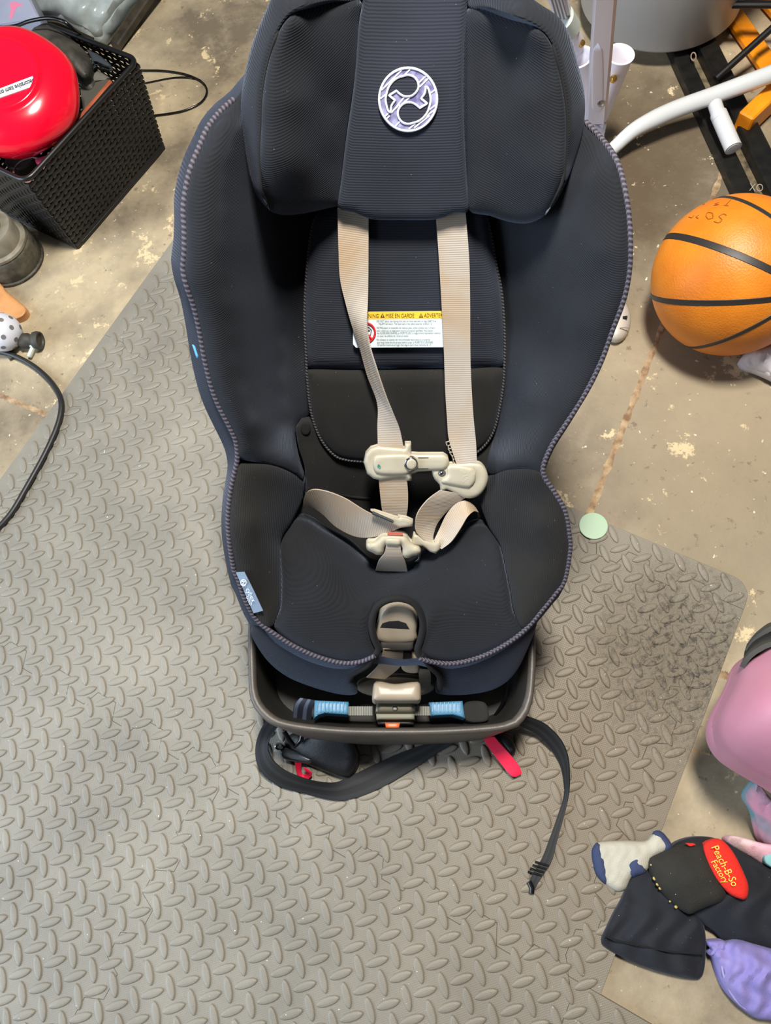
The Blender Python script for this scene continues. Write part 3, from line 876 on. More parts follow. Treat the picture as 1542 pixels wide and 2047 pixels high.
# base bucket
rim = [(-.150, .004), (-.08, -.004), (0, -.0055), (.08, -.004), (.150, .002), (.172, .014), (.185, .038), (.192, .08), (.196, .14), (.198, .25), (.196, .38), (.17, .43), (0, .45), (-.17, .43), (-.205, .38), (-.208, .25), (-.207, .14), (-.203, .08), (-.197, .04), (-.178, .016)]
rim = catmull(np.array(rim) * 1000, True, 12) / 1000
def loopat(fx, fy, dz, y0=0.22):
    return [SL(p[0] * fx, y0 + (p[1] - y0) * fy, dz) for p in rim]
lv = [(.84, 1.010, .0), (.88, 1.014, .02), (.93, 1.012, .07), (.985, 1.004, .118), (1.0, 1.003, .124), (1.0, 1.0, .131), (.985, .990, .134), (.960, .968, .133), (.950, .958, .128), (.92, .93, .08), (.88, .88, .04), (.05, .05, .036)]
def baseshell():
    V = []; F = []; n = len(rim)
    for (a, b, c) in lv: V += loopat(a, b, c)
    for r in range(len(lv) - 1):
        for i in range(n): F.append([r * n + i, r * n + (i + 1) % n, (r + 1) * n + (i + 1) % n, (r + 1) * n + i])
    F.append(list(range(n))[::-1]); F.append([(len(lv) - 1) * n + i for i in range(n)])
    return V, F
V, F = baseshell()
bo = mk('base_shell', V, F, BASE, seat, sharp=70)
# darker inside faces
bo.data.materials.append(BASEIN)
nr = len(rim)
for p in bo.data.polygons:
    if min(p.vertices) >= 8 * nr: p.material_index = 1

# adjuster box, lock-offs and webbing in the base
def zs(px, py, z): return on(px, py, SEATZ, z)
relief(seat, 'release_cover', [(748, 1366), (760, 1362), (790, 1367), (826, 1363), (840, 1366), (842, 1398), (838, 1402), (748, 1402), (744, 1398)], .142, BEI, plane=SEATZ, puff=0.012, pw=11, step=7, skirt=0.03)
relief(seat, 'latch_box', [(753, 1400), (828, 1400), (830, 1426), (750, 1426)], .118, mat('olive_metal', C(84, 80, 66), 0.35, metal=0.5), plane=SEATZ, puff=0.004, pw=5, step=7, skirt=0.05, smooth=False)
relief(seat, 'latch_bar', [(752, 1426), (829, 1426), (829, 1438), (753, 1438)], .116, mat('pale_olive_plastic', C(118, 116, 98), 0.6), plane=SEATZ, puff=0.003, pw=4, step=6, skirt=0.03, smooth=False)
relief(seat, 'screw', ell(790, 1417, 6, 5, 12), .1222, mat('dark_steel', C(70, 68, 64), 0.4, metal=0.6), plane=SEATZ, puff=0.001, pw=2, step=4, skirt=0.002)
relief(seat, 'release_button', [(770, 1445), (800, 1445), (798, 1456), (772, 1456)], .108, mat('orange_plastic', C(214, 92, 34), 0.4), plane=SEATZ, puff=0.002, pw=3, step=5, skirt=0.02, smooth=False)
relief(seat, 'latch_frame', [(754, 1440), (828, 1440), (827, 1448), (756, 1448)], .102, MATS['dark_steel'], plane=SEATZ, puff=0.002, pw=3, step=6, skirt=0.01, smooth=False)
for pts, x in (([(629, 1400), (697, 1403), (697, 1429), (650, 1426), (636, 1430), (627, 1438)], 0), ([(858, 1404), (925, 1401), (930, 1436), (918, 1432), (905, 1429), (862, 1431)], 0)):
    lo = relief(seat, 'belt_lock', pts, .100, BLUE, plane=SEATZ, puff=0.004, pw=5, step=7, skirt=0.03, smooth=False, label='light blue belt lock-off')
    xs = [p[0] for p in pts]
    for k in range(8):
        xx = min(xs) + 8 + k * (max(xs) - min(xs) - 14) / 7.5
        tube(lo, 'grip_ridge', [zs(xx, 1404, .1045), zs(xx - 1, 1423, .1045)], 0.0011, BLUE, seg=6, smooth_path=False)
ribbon(seat, 'base_webbing', [(697, 1412, .096), (745, 1412, .096)], [(697, 1430, .094), (745, 1430, .094)], GRW, plane=SEATZ, n=8)
ribbon(seat, 'base_webbing', [(826, 1412, .096), (862, 1412, .096)], [(826, 1430, .094), (862, 1430, .094)], GRW, plane=SEATZ, n=8)
ribbon(seat, 'belt_strap', [(600, 1395, .10), (588, 1410, .095), (585, 1440, .06)], [(630, 1400, .10), (625, 1415, .09), (622, 1445, .06)], uvmat('slate_webbing', C(40, 46, 60), C(92, 104, 126), (2.0, 0, .5, .8), 0.6), plane=SEATZ, n=12)
tube(seat, 'base_cable', [zs(x, y, z) for x, y, z in ((1015, 1360, .1), (1012, 1390, .08), (1000, 1415, .06), (990, 1430, .05))], 0.0022, BLKG, seg=8)
relief(seat, 'foam_block', [(930, 1405), (970, 1405), (975, 1440), (932, 1440)], .085, mat('black_foam', C(40, 40, 38), 0.95, bump=0.8, bscale=900), plane=SEATZ, puff=0.004, pw=6, step=7, skirt=0.03)

# ---------------------------------------------------------------- harness
ribbon(seat, 'shoulder_strap', [(675, 415, .024), (677, 497, .026), (680, 556, .027), (690, 601, .028), (703, 646, .028), (719, 692, .028), (735, 750, .030), (755, 805, .034), (755, 854, .036), (756, 905, .040)],
       [(737, 425, .026), (737, 530, .028), (736, 600, .032), (734, 650, .044), (740, 692, .050), (754, 738, .052), (771, 789, .050), (787, 828, .046), (800, 860, .042), (809, 905, .042)], WEB, n=70)
ribbon(seat, 'shoulder_strap', [(871, 418, .026), (879, 539, .028), (884, 627, .029), (888, 708, .029), (890, 773, .029), (894, 838, .031), (898, 880, .033), (914, 930, .040)],
       [(930, 415, .024), (938, 513, .027), (940, 595, .028), (941, 724, .029), (946, 822, .030), (952, 886, .034), (954, 935, .040)], WEB, n=70)
ribbon(seat, 'lower_harness_strap', [(757, 950, .040), (760, 986, .038), (764, 1018, .036), (770, 1040, .034)], [(813, 950, .040), (816, 986, .038), (815, 1018, .036), (810, 1042, .034)], WEB, n=16)
ribbon(seat, 'lap_strap', [(606, 1012, .020), (609, 992, .034), (622, 979, .045), (650, 981, .052), (690, 996, .056), (739, 1025, .058), (800, 1046, .056)],
       [(607, 1016, .016), (618, 1010, .026), (645, 1027, .032), (673, 1053, .036), (712, 1072, .044), (750, 1072, .052), (808, 1052, .056)], WEB, n=50)
ribbon(seat, 'lap_strap', [(880, 980, .044), (854, 1000, .052), (834, 1028, .056), (831, 1057, .056), (841, 1074, .056), (860, 1088, .054)],
       [(938, 990, .036), (902, 1014, .032), (876, 1043, .034), (867, 1066, .040), (866, 1078, .046), (872, 1090, .050)], WEB, n=40)
ribbon(seat, 'lap_strap', [(868, 1080, .050), (880, 1056, .040), (893, 1029, .036), (911, 1008, .034), (932, 1001, .034), (950, 1014, .026), (957, 1030, .012)],
       [(883, 1098, .056), (903, 1083, .058), (921, 1057, .056), (936, 1032, .050), (948, 1022, .040), (956, 1024, .026), (959, 1034, .012)], WEB, n=40)
ribbon(seat, 'crotch_strap', [(773, 1084, .066), (769, 1105, .064), (758, 1120, .058), (751, 1140, .040)], [(800, 1084, .066), (803, 1105, .064), (810, 1120, .058), (815, 1142, .040)], WEB, n=16)

# chest clip
cl = [(727, 924), (731, 907), (741, 896), (754, 892), (809, 896), (810, 886), (822, 886), (823, 907), (836, 908), (887, 908), (896, 914), (899, 924), (896, 934), (888, 940), (836, 943), (824, 948), (824, 961), (811, 961), (810, 953), (760, 960), (747, 957), (734, 947)]
cc = relief(seat, 'chest_clip', cl, .040, CLIP, puff=0.006, pw=7, step=6, skirt=0.008, smooth=False)
relief(cc, 'clip_plate', [(745, 928), (748, 915), (757, 910), (812, 908), (824, 915), (824, 942), (812, 949), (762, 949), (749, 942)], .045, CLIP, puff=0.005, pw=6, step=6, skirt=0.004)
relief(cc, 'clip_button', ell(822, 928, 14.5, 14.5, 24), .0492, CHR, puff=0.003, pw=3, step=5, skirt=0.004)
relief(cc, 'button_cap', ell(823, 928, 10.5, 11, 24), .0515, CLIP, puff=0.0022, pw=4, step=4, skirt=0.003)
for dy in (-9, 13):
    tube(cc, 'clip_groove', [on(x, 924 + dy, BACK, .0462) for x in (836, 846, 857)], 0.0004, SEAM, seg=6)
GREEN = mat('green_print', C(60, 150, 132), 0.5)
for r in (2.2, 4.4, 6.6):
    tube(cc, 'printed_mark', [on(754 + r * math.cos(a), 934 - r * math.sin(a) * 0.9, BACK, .0504) for a in np.linspace(-0.5, 1.3, 6)], 0.0005, GREEN, seg=6)
cr = [(864, 944), (870, 936), (898, 928), (912, 926), (953, 925), (967, 932), (975, 946), (976, 960), (970, 977), (959, 990), (943, 996), (926, 994), (893, 979), (882, 984), (879, 969), (869, 958)]
cc2 = relief(seat, 'chest_clip', cr, .036, CLIP, puff=0.006, pw=7, step=6, skirt=0.008)
relief(cc2, 'clip_plate', [(898, 930), (945, 936), (952, 946), (951, 962), (942, 974), (930, 975), (882, 965), (885, 958), (894, 952)], .041, CLIP, puff=0.005, pw=6, step=6, skirt=0.004)
relief(cc2, 'clip_socket', ell(884, 946, 9, 8, 16), .0412, mat('dark_grey_plastic', C(92, 90, 84), 0.4), puff=0.0012, pw=3, step=4, skirt=0.002)
relief(cc2, 'clip_screw', ell(883, 947, 4.5, 4, 12), .0422, CHR, puff=0.0012, pw=2, step=3, skirt=0.001)
for i, (ex_, ey_) in enumerate(((930, 946), (928, 953), (933, 951), (931, 960), (927, 963), (935, 957))):
    relief(cc2, 'embossed_mark', ell(ex_, ey_, 3, 2.4, 8), .0456, CLIP, puff=0.0006, pw=2, step=3, skirt=0.001)
# frayed threads beside the right strap
for k in range(7):
    x, y = 895 + k * 2.6, 882 + k * 7
    tube(seat, 'frayed_thread', [on(x + 4, y, BACK, .034), on(x - 2 + random.uniform(-2, 2), y + 2, BACK, .036), on(x + random.uniform(-2, 2), y + 8, BACK, .035)], 0.0009, WEB, seg=6)
# tongues and buckle
tg = relief(seat, 'buckle_tongue', [(741, 1021), (749, 1021), (796, 1036), (796, 1032), (813, 1035), (826, 1041), (825, 1052), (800, 1055), (776, 1043), (758, 1033)], .060, CLIP, puff=0.004, pw=4, step=5, skirt=0.006, smooth=False)
tube(tg, 'tongue_bar', [on(745, 1025, BACK, .066), on(786, 1043, BACK, .066)], 0.0022, STEEL, seg=8, smooth_path=False)
tg2 = relief(seat, 'buckle_tongue', [(827, 1068), (822, 1089), (845, 1092), (860, 1103), (872, 1107), (883, 1095), (880, 1080), (868, 1086), (848, 1080), (836, 1070)], .054, CLIP, puff=0.004, pw=4, step=5, skirt=0.008, smooth=False)
relief(tg2, 'metal_latch', [(834, 1090), (846, 1092), (841, 1112), (839, 1122), (828, 1124), (836, 1116)], .046, STEEL, puff=0.001, pw=2, step=4, skirt=0.002, smooth=False)
bk = relief(seat, 'buckle', [(732, 1088), (736, 1084), (749, 1083), (757, 1076), (763, 1071), (776, 1069), (809, 1071), (818, 1080), (825, 1088), (838, 1093), (842, 1100), (839, 1109), (826, 1112), (818, 1116), (804, 1113), (801, 1092), (773, 1090), (767, 1108), (752, 1109), (745, 1105), (734, 1099)], .058, CLIP, puff=0.010, pw=9, step=6, skirt=0.012)
relief(bk, 'buckle_bridge', [(771, 1075), (802, 1077), (802, 1092), (771, 1090)], .065, CLIP, puff=0.006, pw=5, step=5, skirt=0.01, smooth=False)
relief(bk, 'release_button', [(775, 1067.5), (806, 1069), (806, 1071), (775, 1069.5)], .0640, mat('red_plastic', C(176, 92, 78), 0.4), puff=0.001, pw=2, step=4, skirt=0.006, smooth=False)

# ---------------------------------------------------------------- headrest
hin_l = [(722, -60), (725, 0), (718, 45), (711, 136), (705, 191), (693, 272), (682, 363), (675, 413)]
hin_r = [(938, 420), (934, 363), (929, 272), (927, 182), (929, 91), (935, 9), (940, -60)]
hp = relief(seat, 'headrest_panel', hin_l + [(707, 424), (743, 438), (800, 440), (870, 439), (907, 427)] + hin_r, [(722, -60, .03), (940, -60, .03), (675, 413, .036), (938, 420, .036), (810, 438, .036), (820, 200, .044)], FABN, puff=0.008, pw=14, step=11, skirt=0.05)
sl = [(716, 2), (660, 4), (616, 14), (580, 32), (555, 68), (537, 118), (525, 182), (521, 254), (519, 327), (523, 381), (534, 408)]
ol = [(543, -6), (525, 36), (503, 91), (489, 150), (482, 204), (487, 272), (500, 354), (516, 395), (539, 420)]
wc_l = [(722, -60, .03), (718, 45, .032), (705, 191, .034), (682, 363, .036), (675, 413, .036)] + [(x, y, .105) for x, y in sl[3:9]] + [(616, 14, .085), (660, 4, .06), (716, 2, .034), (534, 408, .085), (566, 428, .065), (607, 425, .05), (662, 414, .038), (580, 200, .100), (625, 200, .078), (665, 200, .050), (580, 330, .095), (625, 330, .072), (655, 330, .050), (630, 90, .078)]
relief(seat, 'headrest_wing', [(720, 0)] + hin_l[2:] + [(662, 415), (607, 427), (566, 430), (539, 421)] + sl[::-1][0:-1], wc_l, FAB, puff=0.012, pw=26, step=11, skirt=0.03)
relief(seat, 'headrest_side_band', [(722, -60), (718, -2), (660, 2), (616, 12), (580, 30), (555, 66), (537, 116), (525, 180), (521, 252), (519, 325), (523, 381), (537, 417)] + ol[::-1] + [(560, -50), (640, -75)], [(x, y, .107) for x, y in sl[2:]] + [(x, y, .085) for x, y in ol] + [(722, -60, .02), (640, -75, .04), (560, -50, .06), (716, -2, .034)], FAB, puff=0.006, pw=12, step=10, skirt=0.06)
sr = [(936, 16), (970, 18), (1025, 34), (1079, 59), (1106, 95), (1120, 145), (1131, 204), (1134, 263), (1129, 345), (1115, 386), (1095, 425)]
orr = [(1062, -6), (1115, 32), (1138, 68), (1156, 127), (1168, 182), (1170, 227), (1161, 281), (1143, 340), (1115, 399), (1090, 430)]
wc_r = [(940, -60, .03), (929, 91, .032), (927, 182, .034), (934, 363, .036), (938, 420, .036)] + [(x, y, .105) for x, y in sr[3:9]] + [(1025, 34, .08), (970, 18, .05), (936, 16, .034), (1095, 425, .085), (1052, 445, .065), (1016, 441, .052), (979, 430, .042), (1060, 200, .085), (1000, 200, .058), (1060, 340, .082), (1000, 340, .055), (1010, 90, .062)]
relief(seat, 'headrest_wing', [(936, 16)] + hin_r[::-1][2:] + [(979, 431), (1016, 443), (1052, 447), (1080, 438)] + sr[::-1][0:-1], wc_r, FAB, puff=0.012, pw=26, step=11, skirt=0.03)
relief(seat, 'headrest_side_band', [(940, -60), (935, 12), (970, 16), (1025, 32), (1079, 57), (1106, 93), (1121, 143), (1132, 204), (1135, 263), (1130, 345), (1116, 386), (1092, 430)] + orr[::-1] + [(1040, -50), (990, -75)], [(x, y, .107) for x, y in sr[2:]] + [(x, y, .082) for x, y in orr] + [(940, -60, .02), (990, -75, .04), (1040, -50, .06), (935, 12, .034)], FAB, puff=0.006, pw=12, step=10, skirt=0.06)
for S_ in (sl, sr):
    tube(seat, 'stitched_seam', [on(x, y, BACK, (.108 if 60 < y < 400 else (.090 if y > 20 or y > 400 else .06))) for x, y in S_[2:]], 0.0016, SEAM, seg=6, step=0.008)

# round embroidered emblem
zx = lambda x, y: (730 + x / 8.116, 120 + y / 8.116)
EM = uvmat('lilac_stripe_print', C(60, 62, 92), C(150, 148, 190), (0, 0, 0, 1))
EMB = mat('lilac_striped_cloth', C(88, 86, 128), 0.7, col2=C(150, 150, 186), nscale=110, detail=2)
WHT = mat('white_thread', C(226, 226, 236), 0.7, bump=0.3, bscale=1500)
EC = .0535
em = relief(hp, 'emblem', [zx(700 + 470 * math.cos(a), 640 + 512 * math.sin(a)) for a in np.linspace(0, 6.283, 40, endpoint=False)], EC - .0006, EMB, puff=0.001, pw=3, step=5, skirt=0.004)
hA = [(540, 285), (620, 260), (700, 243), (790, 270), (850, 340), (868, 420), (850, 490), (800, 550), (740, 585), (650, 590), (580, 560), (510, 500), (390, 575), (490, 655), (430, 740), (415, 850), (380, 830), (350, 740), (335, 640), (350, 540), (390, 430), (460, 340)]
def dense(P, sharp):
    """smooth a closed outline but keep the listed corners"""
    out = []
    n = len(P); runs = [i for i in range(n) if i in sharp]
    for a, b in zip(runs, runs[1:] + [runs[0] + n]):
        pts = [P[i % n] for i in range(a, b + 1)]
        out += catmull(pts, False, 25).tolist()[:-1]
    return out
for k in range(2):
    hq = hA if k == 0 else [(1400 - x, 1280 - y) for x, y in hA]
    hd = dense(hq, {11, 12, 13, 15})
    pp = [zx(*p) for p in hd]
    relief(hp, 'emblem_inset', pp, EC + .0008, FABN, puff=0.0, step=5, skirt=0.002, smooth=False)
    tube(hp, 'emblem_outline', [on(x, y, BACK, EC + .0012) for x, y in pp], 0.0011, WHT, closed=True, seg=6, smooth_path=False)
tube(hp, 'emblem_outline', [on(*zx(700 + 470 * math.cos(a), 640 + 512 * math.sin(a)), BACK, EC + .0008) for a in np.linspace(0, 6.283, 48, endpoint=False)], 0.0012, WHT, closed=True, seg=6, smooth_path=False)
for a, b in (((270, 490), (600, 160)), ((250, 630), (340, 560)), ((640, 245), (735, 150)), ((870, 375), (1000, 250)), ((885, 440), (1040, 290)), ((1065, 540), (1140, 480)), ((1040, 810), (1155, 725)), ((860, 1010), (1130, 810)), ((490, 1080), (565, 1000)), ((710, 1120), (820, 1030)), ((800, 1100), (1050, 900)), ((320, 920), (380, 865)), ((345, 960), (400, 905)), ((430, 860), (640, 600)), ((560, 760), (730, 600)), ((450, 830), (560, 720))):
    tube(hp, 'emblem_stripe', [on(*zx(*a), BACK, EC + .0005), on(*zx(*b), BACK, EC + .0005)], 0.0008, WHT, seg=6, smooth_path=False)

# ---------------------------------------------------------------- warning sticker on the back cushion
SK = .0222
stk = relief(seat, 'warning_label', [(706, 624), (893, 622), (897, 694), (712, 695), (706, 688)], SK, mat('white_label', C(214, 226, 230), 0.45), puff=0.0, step=12, skirt=0.0015, smooth=False, label='white warning label with a yellow band')
relief(stk, 'yellow_band', [(706, 624), (893, 622), (894, 637), (706, 638)], SK + .0003, mat('yellow_print', C(238, 196, 60), 0.5), puff=0.0, step=12, skirt=0.0004, smooth=False)
INK = mat('label_ink', C(88, 66, 24), 0.6); INK2 = mat('grey_ink', C(96, 104, 112), 0.6)
text(stk, 'lettering', 'WARNING', 717, 635.5, 11.6, 0, BACK, SK + .0006, INK, sx=0.72)
text(stk, 'lettering', 'MISE EN GARDE', 771, 635, 11.6, 0, BACK, SK + .0006, INK, sx=0.70)
text(stk, 'lettering', 'ADVERTENCIA', 848, 634.6, 11.6, 0, BACK, SK + .0006, INK, sx=0.66)
for x in (765, 842):
    o = mk('warning_triangle', [on(a, b, BACK, SK + .0006) for a, b in ((x - 4.5, 635), (x + 4.5, 635), (x, 626))], [[0, 1, 2]], INK, stk, smooth=False)
    mk('warning_mark', [on(a, b, BACK, SK + .0009) for a, b in ((x - .7, 633.5), (x + .7, 633.5), (x + .5, 629), (x - .5, 629))], [[0, 1, 2, 3]], MATS['yellow_print'], stk, smooth=False)
lines = [(753, 643.5, 'DO NOT place rear-facing child seat on front seat with air bag. DEATH or'), (757, 649, 'INJURY can occur. The back seat is the safest place for children 12'),
         (753, 657, 'NE PAS placer un ensemble de retenue pour enfant oriente vers l arriere'), (753, 662.5, 'avec l avant sur un siege avant muni d un coussin gonflable. Peut causer'), (754, 667.5, 'des BLESSURES GRAVES ou MORTELLES. Le siege arriere represente l endroit'), (754, 673, 'sur pour les enfants de 12 ans et moins.'),
         (753, 680.5, 'No coloque un asiento del nino orientado hacia atras en un asiento'), (754, 686, 'que tenga bolsa de aire ya que podria causar la MUERTE O LESIONES'), (755, 691, 'El asiento trasero es el lugar mas seguro para ninos menores de 12')]
for x, y, s in lines:
    text(stk, 'lettering', s, x, y, 5.6, 0, BACK, SK + .0005, INK2, sx=0.70)
REDP = mat('red_print', C(208, 40, 48), 0.5)
an = np.linspace(0, 6.283, 28, endpoint=False)
tube(stk, 'prohibition_sign', [on(731 + 19 * math.cos(a), 665 + 19.5 * math.sin(a), BACK, SK + .0006) for a in an], 0.0013, REDP, closed=True, seg=6, smooth_path=False)
tube(stk, 'prohibition_sign', [on(719, 652, BACK, SK + .0008), on(744, 678, BACK, SK + .0008)], 0.0013, REDP, seg=6, smooth_path=False)
tube(stk, 'pictogram', [on(x, y, BACK, SK + .0005) for x, y in ((728, 655), (738, 654), (743, 660), (741, 669), (733, 672))], 0.0006, INK2, seg=6)
tube(stk, 'pictogram', [on(x, y, BACK, SK + .0005) for x, y in ((735, 660), (740, 660))], 0.0008, INK2, seg=6)

# brand tag sewn in the left thigh seam, and a side tab
tgl = relief(seat, 'sewn_tag', [(472, 1145), (489, 1144), (508, 1182), (526, 1221), (507, 1226), (494, 1196)], [(472, 1145, .118), (489, 1144, .123), (526, 1221, .122), (507, 1226, .118)], mat('pale_blue_tag', C(128, 146, 166), 0.55, bump=0.2, bscale=1500), puff=0.0, step=7, skirt=0.0012, smooth=False, label='pale blue sewn tag with white lettering')
TW = mat('tag_white', C(226, 234, 240), 0.6)
TP = [(472, 1145, .118), (489, 1144, .123), (526, 1221, .122), (507, 1226, .118)]
tfun = tps(TP)
def tagtext(name, s, px, py, size, sx=1.0):
    o = text(tgl, name, s, px, py, size, math.radians(64), BACK, .1236, TW, sx=sx)
    return o
tagtext('lettering', 'cybex', 491, 1178, 13.5, 0.92)
tagtext('lettering', 'GOLD', 491.5, 1193, 7.5, 0.95)
tube(tgl, 'printed_emblem', [on(487 + 5.5 * math.cos(a), 1165 + 6 * math.sin(a), BACK, .1236) for a in np.linspace(0, 6.283, 18, endpoint=False)], 0.0006, TW, closed=True, seg=6, smooth_path=False)
tube(tgl, 'printed_emblem', [on(x, y, BACK, .1236) for x, y in ((484, 1162), (489, 1163), (485, 1168), (490, 1169))], 0.0005, TW, seg=6, smooth_path=False)
relief(seat, 'side_tab', [(384, 689), (391, 688), (403, 714), (393, 716)], .112, mat('teal_tag', C(92, 160, 196), 0.5), puff=0.001, pw=3, step=5, skirt=0.003, smooth=False)

# ---------------------------------------------------------------- belts on the mat (fixed to the seat)
ribbon(seat, 'anchor_belt', [(532, 1440, .07), (517, 1468, .055), (511, 1500, .036), (516, 1530, .022), (532, 1553, .012), (564, 1573, .006), (607, 1585, .005), (671, 1600, .004), (714, 1594, .004), (765, 1573, .004), (825, 1538, .004), (880, 1502, .004), (910, 1484, .006)],
       [(562, 1446, .07), (546, 1466, .058), (536, 1492, .050), (546, 1519, .046), (570, 1540, .042), (600, 1553, .036), (632, 1562, .024), (671, 1564, .012), (705, 1549, .008), (745, 1530, .006), (800, 1505, .005), (850, 1487, .005), (872, 1476, .006)], WEBB, plane=FLOOR, thick=0.002, n=90)
ribbon(seat, 'anchor_belt', [(1046, 1430, .05), (1060, 1434, .048), (1091, 1448, .042), (1121, 1478, .034), (1136, 1513, .026), (1139, 1560, .016), (1137, 1590, .009), (1131, 1621, .006), (1116, 1675, .005), (1103, 1722, .005), (1080, 1758, .005), (1070, 1777, .004)],
       [(1040, 1450, .03), (1050, 1455, .028), (1078, 1470, .020), (1108, 1504, .008), (1123, 1534, .004), (1129, 1570, .004), (1128, 1592, .004), (1117, 1625, .004), (1102, 1668, .004), (1084, 1715, .004), (1066, 1745, .004), (1057, 1764, .004)], WEBB, plane=FLOOR, thick=0.002, n=90)
for k, t_ in enumerate((0.0, 0.3, 0.6, 0.9)):
    x, y = 1088 - 16 * t_, 1722 + 22 * t_
    tube(seat, 'belt_stitching', [W(x - 18, y + 0, .0075), W(x + 10, y + 9, .0075)], 0.0012, BLKG, seg=6, smooth_path=False)
tube(seat, 'belt_end', [W(1058, 1762, .004), W(1064, 1775, .004), (W(1063, 1786, .004))], 0.004, BLKG, seg=8)
cn = relief(seat, 'anchor_connector', [(572, 1478), (600, 1462), (690, 1466), (712, 1490), (718, 1516), (706, 1546), (690, 1554), (660, 1546), (620, 1530), (590, 1518), (570, 1502)], [(572, 1490, .012), (640, 1480, .030), (700, 1500, .028), (690, 1545, .016), (600, 1515, .012)], BLK, plane=FLOOR, puff=0.012, pw=16, step=9, skirt=0.012)
relief(seat, 'anchor_hook', [(560, 1502), (572, 1494), (606, 1504), (626, 1518), (618, 1526), (578, 1520), (563, 1514)], .022, STEEL, plane=FLOOR, puff=0.006, pw=7, step=6, skirt=0.012)
relief(seat, 'anchor_hook', [(548, 1488), (560, 1484), (568, 1494), (560, 1500), (550, 1498)], .026, CHR, plane=FLOOR, puff=0.004, pw=5, step=5, skirt=0.01)
tube(seat, 'anchor_hook', [W(x, y, z) for x, y, z in ((568, 1462, .05), (578, 1478, .045), (590, 1492, .042), (602, 1480, .045), (606, 1462, .05))], 0.0035, BLKG, seg=8)
ribbon(seat, 'release_tab', [(590, 1526, .020), (594, 1545, .008), (604, 1559, .003), (619, 1556, .010), (624, 1545, .022), (612, 1536, .026)], [(603, 1524, .020), (602, 1540, .010), (607, 1549, .004), (613, 1546, .010), (612, 1541, .022), (607, 1534, .026)], RED, plane=FLOOR, thick=0.0016, n=30, label='red release tab')
ribbon(seat, 'release_tab', [(966, 1474, .03), (976, 1492, .022), (1000, 1524, .014), (1022, 1550, .010), (1032, 1552, .008)], [(988, 1472, .03), (1000, 1486, .024), (1022, 1510, .020), (1040, 1534, .014), (1043, 1546, .010)], RED, plane=FLOOR, thick=0.0022, n=24, label='red release tab')
relief(seat, 'anchor_connector', [(985, 1470), (1015, 1468), (1030, 1490), (1031, 1503), (1022, 1510), (1005, 1492)], .014, BLK, plane=FLOOR, puff=0.008, pw=8, step=7, skirt=0.012)

# ------------------------------------------------------------------ small things near the seat
dz = W(1186, 1053, 0.0)
tag(lathe(None, 'plastic_disc', dz, (0, 0, 1), [(0.0205, 0.0016), (0.0226, 0.0022), (0.0232, 0.0038), (0.0226, 0.0052), (0.019, 0.0056), (0.0, 0.0056)], mat('mint_plastic', C(164, 192, 164), 0.5), seg=40), 'pale mint green plastic disc on the mat edge right of the car seat', 'disc')
gs = W(1232, 640, CONC)
g = thing('grey_plastic_shell', 'light grey rounded plastic gadget peeking out behind the right edge of the car seat', 'gadget', gs)
relief(g, 'shell', ell(1232, 640, 30, 45, 24), CONC + 0.002, mat('light_grey_plastic', C(196, 190, 180), 0.4), plane=FLOOR, puff=0.03, pw=30, step=8, skirt=0.002)
relief(g, 'shell_slot', [(1246, 632), (1255, 631), (1255, 635), (1246, 636)], .019, SEAM, plane=FLOOR, puff=0.0, step=4, skirt=0.003, smooth=False)
tube(g, 'shell_seam', [W(1240, 655, .021), W(1252, 655, .018), W(1259, 656, .010)], 0.0008, mat('seam_grey', C(150, 146, 138), 0.5), seg=6)

# ------------------------------------------------------------------ basketball
bc = np.array([.655, .683, CONC + 0.1275]); BRr = 0.128
ball = thing('basketball', 'orange pebbled basketball with black grooves at the right edge of the floor', 'ball', (bc[0], bc[1], CONC))
def ballmat():
    mt = mat('orange_pebbled_rubber', C(228, 136, 34), 0.48, col2=C(212, 118, 22), nscale=14)
    nt = mt.node_tree; N = nt.nodes; L = nt.links
    tc = N.new('ShaderNodeTexCoord'); v = N.new('ShaderNodeTexVoronoi'); v.inputs['Scale'].default_value = 330
    L.new(tc.outputs['Object'], v.inputs['Vector'])
    bp = N.new('ShaderNodeBump'); bp.inputs['Strength'].default_value = 0.4; bp.inputs['Distance'].default_value = 0.0008; bp.invert = True
    L.new(v.outputs['Distance'], bp.inputs['Height']); L.new(bp.outputs['Normal'], N['Principled BSDF'].inputs['Normal'])
    return mt
lathe(ball, 'rubber_skin', bc, (0, 0, 1), [(BRr * math.sin(t), -BRr * math.cos(t)) for t in np.linspace(0.001, math.pi - .001, 49)], ballmat(), seg=72, sharp=80)
GRV = mat('black_rubber_groove', C(42, 40, 38), 0.5)
def onball(px, py):
    d = rayd(px, py); d = d / np.linalg.norm(d); q = CAM - bc
    b = q @ d; disc = b * b - (q @ q - BRr * BRr)
    t = -b - math.sqrt(max(disc, 0.0))
    p = CAM + d * t - bc
    return p / np.linalg.norm(p)
def groove(pts, w=0.0034, closed=False):
    """flat-topped strip lying on the sphere"""
    D = np.array(pts); n = len(D); V = []; F = []
    T = np.gradient(D, axis=0)
    for d, t in zip(D, T):
        s = np.cross(d, t); s /= np.linalg.norm(s)
        for k, h in ((-1, -0.0006), (-0.75, 0.0007), (0, 0.0004), (0.75, 0.0007), (1, -0.0006)):
            e = d + s * (w * k / BRr); e /= np.linalg.norm(e)
            V.append(bc + e * (BRr + h))
    for i in range(n - 1):
        for j in range(4): F.append([i * 5 + j, i * 5 + j + 1, i * 5 + 6 + j, i * 5 + 5 + j])
    mk('groove', V, F, GRV, ball)
